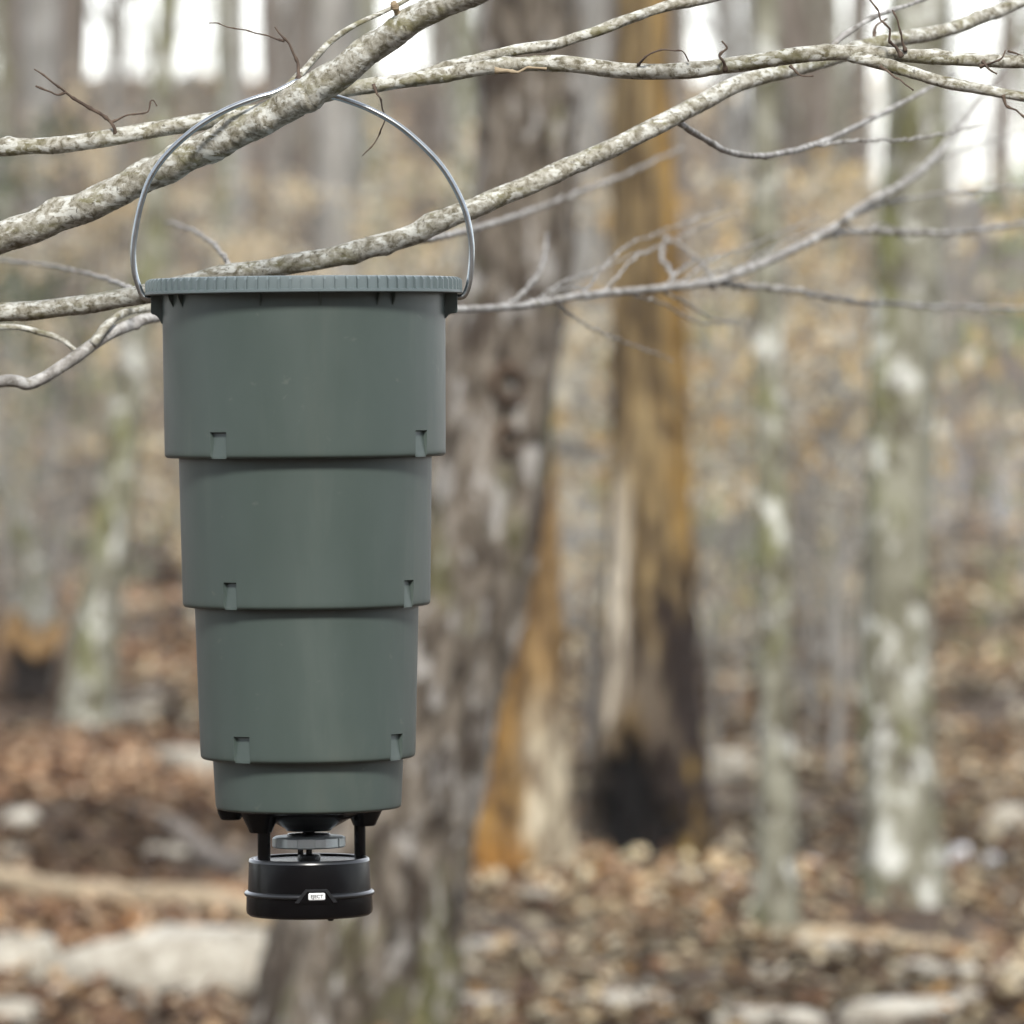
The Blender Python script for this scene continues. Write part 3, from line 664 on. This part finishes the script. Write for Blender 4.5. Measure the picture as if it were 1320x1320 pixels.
tx = 660 + bx * F / (D + .35)                                          # trunk column in pixels
BA = branch('branch', [(tx, 560, 58, .35), (-400, 440, 50, .27), (-150, 368, 44, .18), (0, 308, 41, .125), (120, 262, 42, .09), (200, 222, 42, .066), (300, 174, 42, .03), (350, 148, 42, .008), (390, 124, 42, -.012), (440, 92, 40, -.032), (500, 48, 38, -.055), (550, 16, 36, -.075), (620, -14, 34, -.10), (760, -70, 28, -.15), (980, -150, 18, -.2), (1150, -190, 6, -.25)], M['branch'], OT, 1, n=34, sides=22)
BB = branch('branch', [(tx, 205, 34, .35), (-200, 210, 25, .2), (0, 191, 22, .12), (80, 186, 22, .10), (180, 171, 22, .085), (260, 157, 22, .075), (340, 142, 20, .065), (430, 119, 20, .06), (490, 109, 20, .05), (560, 98, 20, .04), (635, 86, 20, .03), (721, 82, 21, .02), (802, 91, 21, .02), (882, 91, 21, .01), (951, 83, 21, .01), (1020, 72, 21, .0), (1078, 68, 20, .0), (1164, 71, 19, 0), (1239, 76, 18, 0), (1320, 80, 17, 0), (1500, 78, 12, .02), (1700, 50, 5, .05)], M['branch'], OT, 2, n=26, sides=18)
BD = branch('branch', [(tx, 470, 40, .35), (-200, 420, 28, .30), (0, 403, 25, .27), (75, 397, 25, .26), (150, 386, 25, .25), (210, 374, 26, .24), (269, 359, 26, .24), (367, 342, 26, .24), (443, 328, 27, .24), (519, 306, 27, .25), (594, 275, 27, .25), (646, 253, 26, .27), (733, 216, 25, .30), (819, 176, 24, .33), (882, 144, 23, .36), (951, 108, 22, .40), (1009, 92, 21, .44), (1061, 78, 21, .5), (1110, 62, 21, .55), (1164, 49, 20, .6), (1222, 38, 18, .65), (1320, 0, 17, .72), (1500, -70, 10, .8), (1620, -120, 4, .85)], M['branch'], OT, 3, n=26, sides=18)
BE = branch('branch', [(tx, 640, 34, .35), (-160, 520, 19.0, .4), (0, 492, 16.1, .42), (40, 494, 16.1, .43), (90, 466, 16.1, .45), (125, 440, 16.1, .47), (165, 420, 15.2, .5), (205, 408, 14.2, .55), (300, 400, 11.2, .7), (430, 402, 10.4, .95), (589, 399, 9.6, 1.25), (675, 394, 9.6, 1.5), (750, 381, 9.6, 1.7), (848, 372, 9.6, 1.95), (917, 363, 10.4, 2.1), (974, 343, 11.2, 2.25), (1038, 314, 11.2, 2.4), (1078, 291, 11.2, 2.5), (1112, 265, 10.4, 2.6), (1170, 233, 9.6, 2.75), (1205, 201, 8.8, 2.9), (1251, 144, 7.2, 3.1), (1330, 40, 4.8, 3.4)], M['branch_grey'], OT, 4, n=22, sides=16)
def tw(rows, parent, m='twig', seed=0, sides=7): return branch('twig', rows, M[m], parent, seed, 6, sides, .12)
tw([(530, 102, 16, .045), (594, 83, 15, .05), (646, 68, 15, .055), (704, 59, 15, .06), (750, 46, 15, .07), (807, 26, 14, .08), (859, 9, 13, .09), (925, -6, 12, .1), (1060, -50, 6, .12)], BB, 'branch', 11, 14)
tw([(1095, 72, 17, .0), (1125, 80, 16, -.01), (1164, 89, 16, -.015), (1205, 103, 15, -.02), (1262, 115, 14, -.02), (1320, 125, 13, -.02), (1450, 150, 8, 0), (1560, 160, 3, 0)], BB, 'branch', 12, 14)
tw([(372, 112, 10, .02), (392, 92, 9, .03), (415, 65, 9, .04), (450, 36, 7, .05), (500, 13, 6, .06), (560, -20, 4, .07)], BA, 'branch', 13, 10)
tw([(151, 178, 5, .09), (148, 165, 5, .08), (139, 154, 4.5, .08), (115, 139, 4, .07), (85, 118, 3, .06), (58, 98, 2.5, .05), (45, 89, 2, .05)], BB, seed=14)
tw([(143, 160, 2.5, .08), (165, 150, 2.2, .08), (188, 145, 2.2, .08), (199, 131, 2, .08), (206, 136, 2, .08)], BB, seed=15)
tw([(85, 118, 2, .06), (70, 122, 2, .06), (48, 112, 3, .06)], BB, seed=16)
tw([(386, 104, 4.5, .01), (383, 82, 4, .02), (376, 62, 3.5, .02), (366, 48, 3, .02), (355, 34, 2, .02)], BA, seed=17)
tw([(368, 52, 2, .02), (330, 42, 1.8, .03), (268, 28, 1.5, .04)], BA, seed=18)
tw([(514, 30, 9, -.06), (512, 14, 9, -.072), (508, 3, 10, -.08)], BA, 'log', 19)
tw([(481, 110, 2.5, .04), (490, 128, 2.2, .03), (495, 152, 2, .02), (488, 180, 1.8, .02), (467, 200, 1.5, .02)], BB, seed=20)
tw([(934, 92, 4, 0), (933, 78, 3.2, -.01), (930, 70, 3, -.01), (936, 62, 2.8, -.01), (932, 52, 2.5, -.01)], BB, seed=21)
tw([(1162, 74, 3.6, -.012), (1150, 53, 3.2, -.02), (1143, 30, 3, -.03), (1120, 0, 2.5, -.03), (1105, -25, 2, -.03)], BB, seed=22)
tw([(1167, 66, 2.6, -.01), (1160, 33, 2.2, -.02), (1148, 13, 2, -.02)], BB, seed=23)
tw([(1262, 86, 2.6, -.012), (1280, 80, 2.4, -.02), (1290, 74, 2.2, -.02), (1297, 65, 2, -.02)], BB, seed=24)
tw([(1268, 83, 2, -.012), (1275, 90, 2, -.02), (1286, 97, 1.6, -.02)], BB, seed=25)
tw([(1135, 86, 2.6, -.02), (1160, 105, 2.2, -.03), (1177, 117, 1.8, -.03)], BB, seed=26)
tw([(1292, 122, 3, -.03), (1300, 137, 2.5, -.03), (1320, 147, 2.2, -.03), (1345, 152, 1.8, -.03)], BB, seed=27)
tw([(1018, 84, 2.6, -.01), (1033, 97, 2.2, -.02), (1050, 98, 1.8, -.02)], BB, seed=28)
tw([(820, 84, 2.2, .01), (832, 73, 2, 0), (855, 65, 2, 0), (878, 67, 2, 0), (887, 82, 2, 0)], BB, seed=29)
tw([(1298, 66, 2, 0), (1312, 70, 2, 0), (1330, 74, 2, 0)], BB, seed=30)
tw([(640, 90, 5, .01), (660, 93, 4, .01), (690, 90, 3, .005), (705, 88, 4, .005)], BB, 'log', 31)
tw([(868, 152, 10, .36), (882, 163, 9, .4), (911, 181, 8.5, .5), (940, 196, 8, .6), (986, 201, 8, .75), (1049, 187, 8, .95), (1095, 167, 7, 1.1), (1153, 138, 6, 1.3), (1230, 95, 4, 1.5)], BD, 'branch_grey', 32, 10)
tw([(1049, 187, 4, .95), (1100, 182, 3.5, 1.05), (1190, 178, 3, 1.3), (1270, 160, 2, 1.5)], BD, 'branch_grey', 33)
tw([(1062, 74, 9, .5), (1080, 52, 8, .52), (1105, 34, 7, .55), (1135, 18, 6, .6), (1180, 3, 5, .7), (1240, -20, 3, .8)], BD, 'branch_grey', 34, 10)
tw([(1128, 60, 4, .56), (1128, 40, 3, .57), (1140, 22, 2, .58)], BD, 'twig', 35)
tw([(522, 306, 7, .26), (548, 309, 6, .9), (646, 285, 5, 2.2), (733, 253, 4.5, 2.8), (802, 227, 4, 3.2), (880, 190, 3, 3.6)], BE, 'branch_grey', 36)
tw([(1060, 301, 7, 2.46), (1110, 298, 7, 2.6), (1164, 299, 6.5, 2.8), (1239, 299, 6, 3.), (1320, 288, 5, 3.2), (1420, 270, 3, 3.4)], BE, 'branch_grey', 37)
tw([(917, 364, 7, 2.1), (960, 368, 6.5, 2.3), (1020, 374, 6, 2.5), (1107, 389, 5.5, 2.8), (1220, 395, 5, 3.1), (1340, 398, 4, 3.3)], BE, 'branch_grey', 38)
tw([(1085, 285, 5, 2.5), (1140, 262, 4, 2.7), (1230, 248, 3.5, 2.9), (1330, 240, 3, 3.1)], BE, 'branch_grey', 39)
tw([(640, 396, 4, 1.4), (660, 388, 4, 1.6), (687, 363, 4, 2.0), (701, 334, 3.5, 2.4), (706, 300, 3, 2.8)], BE, 'branch_grey', 40)
tw([(872, 370, 4, 2.), (862, 345, 4, 2.3), (853, 330, 3.5, 2.6), (860, 303, 3, 3)], BE, 'branch_grey', 41)
tw([(120, 444, 12, .46), (138, 420, 11, .47), (160, 404, 10, .5), (200, 396, 9, .55), (300, 380, 7, .65), (420, 372, 5, .7)], BE, 'branch', 42, 10)
tw([(102, 456, 7, .46), (80, 438, 7, .46), (50, 428, 7, .45), (20, 422, 7, .44), (-30, 424, 6, .43), (-90, 440, 3, .4)], BE, 'branch', 43, 10)
tw([(920, 363, 3, 2.1), (905, 340, 2.5, 2.6), (880, 318, 2, 3.2), (850, 300, 2, 3.6)], BE, 'branch_grey', 44)
tw([(300, 352, 4, .26), (285, 325, 3.5, 1.0), (255, 300, 3, 1.8), (215, 285, 2, 2.4)], BD, 'branch_grey', 45)
tw([(180, 378, 5, .26), (140, 360, 3.5, 1.2), (80, 345, 3, 1.8), (0, 335, 3, 2.4), (-70, 330, 2, 2.8)], BD, 'branch_grey', 46)

rt = np.random.default_rng(88)
lowx = [589, 675, 750, 848, 917, 974, 1038, 1078, 1112, 1170]; lowy = [399, 394, 381, 372, 363, 343, 314, 291, 265, 233]; lowd = [1.25, 1.5, 1.7, 1.95, 2.1, 2.25, 2.4, 2.5, 2.6, 2.75]
for k in range(14):
    px = rt.uniform(600, 1150); py = float(np.interp(px, lowx, lowy)); dd = float(np.interp(px, lowx, lowd)); L_ = rt.uniform(70, 190); sg = -1 if rt.uniform() < .6 else 1; an = rt.uniform(.15, 1.0)
    tw([(px, py, 3.2, dd), (px + .35 * L_ * math.cos(an), py + sg * .3 * L_ * math.sin(an), 2.6, dd + .2), (px + .7 * L_ * math.cos(an), py + sg * .5 * L_ * math.sin(an) + rt.normal(0, 8), 2.2, dd + .5), (px + L_, py + sg * .75 * L_ * math.sin(an), 1.6, dd + .8)], BE, 'branch_grey', 60 + k, 6)

# ------------------------------------------------------------------ the feeder
K = D / F                                                               # metres per photo pixel at the feeder
base = P(398.8, 1185, D); TILT = math.radians(-.5)
FE = thing('game_feeder', 'grey green tiered hanging game feeder with black motor unit below', 'feeder', base, rot=(0, TILT, 0))
bpy.context.view_layer.update()
FI = (Matrix.Translation(base) @ Matrix.Rotation(TILT, 4, 'Y')).inverted()
def zz_(py): return (1185 - py) * K
def LP(px, py, dd=0.): return FI @ P(px, py, D + dd)

NOTCH = [math.radians(a) for a in (-35.6, 56.8, 146, 236)]              # measured from the camera side, + to the right
def tier(name, r_top, r_bot, y_top, y_bot, notched=True, lip=5, slot_w=20, slot_h=33):
    """tapered hopper ring with a rounded lower lip, bottom ledge and recessed moulded slots"""
    rt, rb = r_top * K, r_bot * K; zt, zb = zz_(y_top), zz_(y_bot); lp = lip * K
    hw = (slot_w / 2) / (r_bot * math.cos(math.radians(35.6))); top = zb + slot_h * K
    angs = list(np.linspace(0, 2 * math.pi, 120, endpoint=False)); eps = .0035
    if notched:
        for c in NOTCH:
            c = c % (2 * math.pi)
            angs = [a for a in angs if abs(math.remainder(a - c, 2 * math.pi)) > hw + .012]
            angs += [(c + s) % (2 * math.pi) for s in (-hw - eps, -hw + eps, 0, hw - eps, hw + eps)]
    angs.sort()
    rows = [(rt - 2 * K, zt), (rt, zt - 1 * K)]
    for f in (.15, .3, .45, .6): rows.append((rt + (rb - rt) * f, zt + (zb - zt) * f))
    def rad(z): return rt + (rb - rt) * (zt - z) / (zt - zb)
    rows += [(rad(top + .0006), top + .0006), (rad(top - .0006), top - .0006), (rad(top - 6 * K), top - 6 * K), (rad(zb + 2 * lp), zb + 2 * lp)]
    for q in range(6):
        a = q / 5 * math.pi / 2; rows.append((rb - lp + lp * math.cos(a), zb + lp - lp * math.sin(a)))
    nb = len(rows)
    rows += [(rb - 6 * K, zb + .6 * K), (rb - 6.5 * K, zb + 22 * K), (rb - 30 * K, zb + 23 * K)] if notched else [(rb - 24 * K, zb + .5 * K), (rb - 24 * K, zb + 6 * K)]
    V = []; n = len(angs)
    for i, (r, z) in enumerate(rows):
        for a in angs:
            rr = r
            if notched and 6 < i < nb and z < top:
                if min(abs(math.remainder(a - c, 2 * math.pi)) for c in NOTCH) < hw:
                    f = (z - zb) / (top - zb); rr = rad(max(z, zb)) - (1.2 + 4.6 * max(0, f)) * K
            V.append((rr * math.sin(a), -rr * math.cos(a), z))
    f = [(i * n + k, (i + 1) * n + k, (i + 1) * n + (k + 1) % n, i * n + (k + 1) % n) for i in range(len(rows) - 1) for k in range(n)]
    me = mesh(name, V, f); o = obj(name, me, M['plastic'], FE)
    md = o.modifiers.new('edge', 'EDGE_SPLIT'); md.split_angle = math.radians(38)
    return o
T1 = tier('hopper_tier', 182.5, 181, 374, 588)
T2 = tier('hopper_tier', 163.5, 159.5, 564, 780, slot_w=16, slot_h=34)
T3 = tier('hopper_tier', 145, 138.5, 756, 976, slot_w=20, slot_h=33)
T4 = tier('hopper_tier', 124, 119.5, 952, 1041, False, lip=4, slot_h=25)

# lid: shallow domed disc with a ribbed grip band
RL = 204.5 * K; z0, z1 = zz_(379), zz_(358)
prof = [(176 * K, z0 + 6 * K), (176 * K, z0 + .5 * K), (RL - 1.5 * K, z0), (RL, z0 + 1.2 * K), (RL, z0 + 4.2 * K), (RL - 4.4 * K, z0 + 5.0 * K), (RL - 4.8 * K, z1 - 3.5 * K), (RL - 5.2 * K, z1 - 1.2 * K), (RL - 7 * K, z1), (RL - 14 * K, z1 + .4 * K), (RL - 17 * K, z1 - 2.5 * K), (60 * K, z1 - 2.0 * K), (.5 * K, z1 - 2 * K)]
V, f = lathe(prof, 176); lid = obj('lid', mesh('lid', V, f), M['lid'], FE); md = lid.modifiers.new('edge', 'EDGE_SPLIT'); md.split_angle = math.radians(35)
V = []; f = []
for k in range(88):
    a = 2 * math.pi * (k + .3) / 88; hw = 1.5 * K / RL
    for (r, z) in ((RL - 5.2 * K, z0 + 3.8 * K), (RL - .3 * K, z0 + 3.8 * K), (RL - .4 * K, z1 - 4.4 * K), (RL - 2.6 * K, z1 - 1.6 * K), (RL - 6 * K, z1 + .2 * K), (RL - 7 * K, z1 - 3 * K)):
        for s in (-1, 1): V.append((r * math.sin(a + s * hw), -r * math.cos(a + s * hw), z))
    i = k * 12
    for q in range(5): f.append((i + 2 * q, i + 2 * q + 1, i + 2 * q + 3, i + 2 * q + 2))
    f.append(tuple(i + 2 * q for q in range(5, -1, -1))); f.append(tuple(i + 2 * q + 1 for q in range(6)))
obj('grip_ribs', mesh('grip_ribs', V, f), M['lid'], lid, smooth=False)
def slab(name, x0, x1, y0, y1, za, zb, m, parent, bev=.0008):
    bm = bmesh.new(); bmesh.ops.create_cube(bm, size=1)
    for v in bm.verts: v.co = Vector(((x0 + x1) / 2 + v.co.x * (x1 - x0), (y0 + y1) / 2 + v.co.y * (y1 - y0), (za + zb) / 2 + v.co.z * (zb - za)))
    bmesh.ops.bevel(bm, geom=bm.edges[:], offset=bev, segments=2, affect='EDGES')
    me = bpy.data.meshes.new(name); bm.to_mesh(me); bm.free(); return obj(name, me, m, parent, smooth=False)
slab('lid_latch', -12 * K, 37 * K, -30 * K, 30 * K, z1 - 3 * K, z1 + 3.2 * K, M['lid'], lid)
slab('lid_latch', -31 * K, -15 * K, -24 * K, 24 * K, z1 - 3 * K, z1 + 2.6 * K, M['lid'], lid)
# little gussets under the lid
def gusset(a, out, h, wd=2.0):
    r = 181 * K; zt = zz_(378.5); V = []
    for s in (-1, 1):
        for (rr, z) in ((r, zt), (r + out * K, zt), (r + out * .7 * K, zt - h * .4 * K), (r, zt - h * K)):
            t = Vector((math.cos(a), math.sin(a), 0)) * (s * wd / 2 * K); V.append((rr * math.sin(a) + t.x, -rr * math.cos(a) + t.y, z))
    obj('gusset', mesh('gusset', V, [(0, 1, 2, 3), (7, 6, 5, 4), (0, 4, 5, 1), (1, 5, 6, 2), (2, 6, 7, 3)]), M['plastic'], T1, smooth=False)
for px in (228, 241, 343, 419, 490, 509):
    gusset(math.asin((px - 392) / 182), 9, 19)
# handle ears at both sides
for s in (-1, 1):
    outl = [(176, 377.5), (196, 377.5), (196.5, 402), (190, 404), (185.5, 409), (182.5, 416), (176, 416)] if s < 0 else [(176, 377.5), (198, 377.5), (198, 404), (187, 405.5), (183, 411), (176, 414)]
    V = [(s * r * K, e * 17 * K, zz_(y)) for e in (-1, 1) for r, y in outl]; n = len(outl)
    f = [tuple(range(n)), tuple(range(2 * n - 1, n - 1, -1))] + [(k, k + n, (k + 1) % n + n, (k + 1) % n) for k in range(n)]
    bm = bmesh.new(); me = mesh('handle_ear', V, f); bm.from_mesh(me); bmesh.ops.recalc_face_normals(bm, faces=bm.faces[:]); bmesh.ops.bevel(bm, geom=bm.edges[:], offset=.0009, segments=2, affect='EDGES'); bm.to_mesh(me); bm.free()
    obj('handle_ear', me, M['plastic'], FE, smooth=False)
# wire bail handle
hp = [(206, 384, 0), (192, 384.5, 0), (185, 382, 0), (180, 372, 0), (174, 352, 0), (172, 324, 0), (176, 291, 0), (183, 260, 0), (194, 230, 0), (212, 203, 0), (236, 179, 0), (264, 157.5, 0), (297, 139.5, 0), (330, 127, 0), (352, 120.5, .002), (370, 112, .006), (386, 105, .008), (402, 112, .007), (416, 121, .003), (443, 128, 0), (477, 141, 0), (511, 160, 0), (541, 184.5, 0), (568, 213, 0), (587, 243, 0), (600, 273, 0), (606.7, 305, 0), (608, 332, 0), (605.5, 360, 0), (602, 374, 0), (598, 381, 0), (592, 383, 0), (580, 383, 0)]
q = spline([tuple(LP(x, y, dd)) for x, y, dd in hp], 8)
tube('bail_handle', q, np.full(len(q), 3.9 * K), M['zinc'], FE, 14)

# underside: dish, feet, funnel, posts
V, f = lathe([(112 * K, zz_(1034)), (112 * K, zz_(1041)), (96 * K, zz_(1044)), (50 * K, zz_(1046)), (1 * K, zz_(1046))], 64); obj('base_plate', mesh('base_plate', V, f), M['black'], FE)
V, f = lathe([(74 * K, zz_(1041)), (66 * K, zz_(1048)), (48 * K, zz_(1058)), (31 * K, zz_(1067)), (29 * K, zz_(1070)), (12 * K, zz_(1071)), (9 * K, zz_(1066))], 48); o = obj('funnel', mesh('funnel', V, f), M['black'], FE); md = o.modifiers.new('edge', 'EDGE_SPLIT'); md.split_angle = .6
def taper(name, cx, cy, prof, sides=24, parent=FE, flat=1.):
    V, f = lathe([(r * K, zz_(y)) for r, y in prof], sides); V = [(v[0] + cx * K, v[1] * flat + cy * K, v[2]) for v in V]
    n = len(prof); f.append(tuple(range((n - 1) * sides, n * sides)))
    o = obj(name, mesh(name, V, f), M['black'], parent); md = o.modifiers.new('edge', 'EDGE_SPLIT'); md.split_angle = .6; return o
PL, PR = (-57, -26), (65, 30)
taper('leg_mount', PL[0] - 4, PL[1], [(30, 1041), (24, 1050), (17, 1064), (14.5, 1070), (13, 1070.8), (8, 1071)])
taper('leg_mount', PR[0] + 6, PR[1], [(28, 1038), (24, 1046), (17, 1060), (14.5, 1066), (13, 1066.8), (8, 1067)])
taper('leg_mount', -100, -10, [(18, 1038), (17, 1046), (13, 1054), (11, 1055), (8, 1055.2)], flat=.8)
taper('support_post', PL[0], PL[1], [(8.3, 1068), (8.3, 1114)]); taper('support_post', PR[0], PR[1], [(7.4, 1064), (7.4, 1112)])
# spinner plate with upturned vanes
V, f = lathe([(1 * K, zz_(1077)), (28 * K, zz_(1077)), (44 * K, zz_(1077.5)), (46.5 * K, zz_(1079)), (46.8 * K, zz_(1090)), (45.5 * K, zz_(1091.5)), (40 * K, zz_(1091)), (39 * K, zz_(1081)), (8 * K, zz_(1081)), (1 * K, zz_(1081))], 64)
sp = obj('spinner_plate', mesh('spinner_plate', V, f), M['spinner'], FE); md = sp.modifiers.new('edge', 'EDGE_SPLIT'); md.split_angle = .6
V, f = lathe([(8 * K, zz_(1068)), (8 * K, zz_(1073)), (27 * K, zz_(1073.6)), (28 * K, zz_(1075)), (28 * K, zz_(1077.2))], 48); obj('spinner_hub', mesh('spinner_hub', V, f), M['black'], sp)
for k in range(8):
    a = k * math.pi / 4 + .35; r = 46.4
    V = []
    for rr, y in ((r, 1078.5), (r + 1.6, 1079.5), (r + 1.6, 1089.5), (r, 1090.5)):
        for s in (-1, 1): V.append((rr * K * math.sin(a + s * .10 * (1.5 if y < 1080 or y > 1089 else .8)), -rr * K * math.cos(a + s * .10 * (1.5 if y < 1080 or y > 1089 else .8)), zz_(y)))
    obj('spinner_vane', mesh('spinner_vane', V, [(0, 1, 3, 2), (2, 3, 5, 4), (4, 5, 7, 6), (0, 2, 4, 6), (1, 7, 5, 3)]), M['spinner'], sp, smooth=False)
taper('motor_shaft', 0, 0, [(4, 1080), (4, 1100), (14, 1101), (15, 1104), (15, 1112)])
taper('motor_shaft', -11, -2, [(3.6, 1088), (3.6, 1114)])
# motor housing
hprof = [(1, 1108), (60, 1108), (70, 1108.2), (71.5, 1106.2), (75, 1105.6), (77.2, 1107), (78, 1110), (79.2, 1145), (79.4, 1147), (82.2, 1148.2), (83.4, 1150), (83.2, 1152.5), (81.2, 1154.5), (81.8, 1172), (81.0, 1176), (77, 1179.2), (60, 1180.5), (1, 1181)]
V, f = lathe([(r * K, zz_(y)) for r, y in hprof], 112); mh = obj('motor_housing', mesh('motor_housing', V, f), M['black'], FE); md = mh.modifiers.new('edge', 'EDGE_SPLIT'); md.split_angle = math.radians(40)
V, f = lathe([(r * K, zz_(y)) for r, y in ((79.2, 1146.6), (82.6, 1147.6), (84.0, 1149.4), (84.0, 1151.4), (82.8, 1153.2), (81, 1153.8))], 112); obj('flange_ring', mesh('flange_ring', V, f), M['edge_highlight'], mh)
V, f = lathe([(r * K, zz_(y)) for r, y in ((70.4, 1108.6), (71.8, 1105.6), (74.8, 1104.8), (77.4, 1106.2), (78.3, 1109.4))], 112); obj('top_rim', mesh('top_rim', V, f), M['edge_highlight'], mh)
def wrap(pts, r):                                                        # (offset px, row) on the housing wall
    return [((r * math.sin(x / 81)) * K, (-r * math.cos(x / 81)) * K, zz_(y)) for x, y in pts]
out = [(-15.5, 1157), (-2.5, 1140), (25, 1140), (38, 1157)]; inn = [(-10.5, 1157.2), (0.2, 1142.6), (22.5, 1142.6), (32.8, 1157.2)]
def dens(p): 
    r = []
    for (a, b) in zip(p[:-1], p[1:]): r += [(a[0] + (b[0] - a[0]) * t / 6, a[1] + (b[1] - a[1]) * t / 6) for t in range(6)]
    return r + [p[-1]]
o_, i_ = dens(out), dens(inn); n = len(o_)
V = wrap(o_, 79) + wrap(o_, 85.4) + wrap(i_, 85.4) + wrap(i_, 84.0)
f = [(a * n + k, a * n + k + 1, (a + 1) * n + k + 1, (a + 1) * n + k) for a in range(3) for k in range(n - 1)]
obj('bezel', mesh('bezel', V, f), M['edge_highlight'], mh, smooth=False)
# recessed panel inside the bezel
rowsY = [1142.4, 1157.2]; V = wrap([(0 + 22.7 * t / 8, 1142.4) for t in range(9)], 84.4) + wrap([(-10.6 + 43.6 * t / 8, 1157.2) for t in range(9)], 84.4)
obj('button_panel', mesh('button_panel', V, [(k, k + 9, k + 10, k + 1) for k in range(8)]), M['black'], mh)
def rot_plate(cx, cy, wpx, hpx, r, th, m, name):
    a = cx / 81; bm = bmesh.new(); bmesh.ops.create_cube(bm, size=1)
    for v in bm.verts: v.co = Vector((v.co.x * wpx * K, v.co.y * th * K, v.co.z * hpx * K))
    bmesh.ops.bevel(bm, geom=bm.edges[:], offset=1.0 * K, segments=3, affect='EDGES')
    me = bpy.data.meshes.new(name); bm.to_mesh(me); bm.free()
    o = obj(name, me, m, mh, Vector((r * K * math.sin(a), -r * K * math.cos(a), zz_(cy))), smooth=False); o.rotation_euler = (0, 0, a); return o
rot_plate(11.6, 1149, 21.5, 9.2, 84.4, 3.2, M['label'], 'eject_button')
cu = bpy.data.curves.new('lettering', 'FONT'); cu.body = 'EJECT'; cu.size = 6.2 * K; cu.align_x = 'CENTER'; cu.align_y = 'CENTER'; cu.extrude = .15 * K; cu.offset = .12 * K; cu.space_character = 1.02
to = bpy.data.objects.new('tmp', cu); COL.objects.link(to); bpy.context.view_layer.update()
me = bpy.data.meshes.new_from_object(to.evaluated_get(bpy.context.evaluated_depsgraph_get())); bpy.data.objects.remove(to)
me.materials.clear(); a = 11.6 / 81
o = obj('lettering', me, M['ink'], mh, Vector((86.1 * K * math.sin(a), -86.1 * K * math.cos(a), zz_(1149))), smooth=False); o.rotation_euler = (math.pi / 2, 0, a)
taper('drain_nub', 28, -30, [(4, 1178), (4, 1183.5), (3, 1184.6)], 14)

# ------------------------------------------------------------------ faint damp woodland air
hz = bpy.data.materials.new('haze_air'); hz.use_nodes = True; nt = hz.node_tree
nt.nodes.remove(nt.nodes['Principled BSDF']); pv = nt.nodes.new('ShaderNodeVolumePrincipled')
pv.inputs['Color'].default_value = (.95, .95, .94, 1); pv.inputs['Density'].default_value = .0005; pv.inputs['Anisotropy'].default_value = 0.2
nt.links.new(pv.outputs[0], nt.nodes['Material Output'].inputs['Volume'])
x0, x1, y0, y1, za, zb = -950, 950, -130, 1520, -3, 45
V = [(x, y, z) for z in (za, zb) for y in (y0, y1) for x in (x0, x1)]
o = obj('haze', mesh('haze', V, [(0, 2, 3, 1), (4, 5, 7, 6), (0, 1, 5, 4), (2, 6, 7, 3), (0, 4, 6, 2), (1, 3, 7, 5)]), hz, smooth=False); o['kind'] = 'stuff'
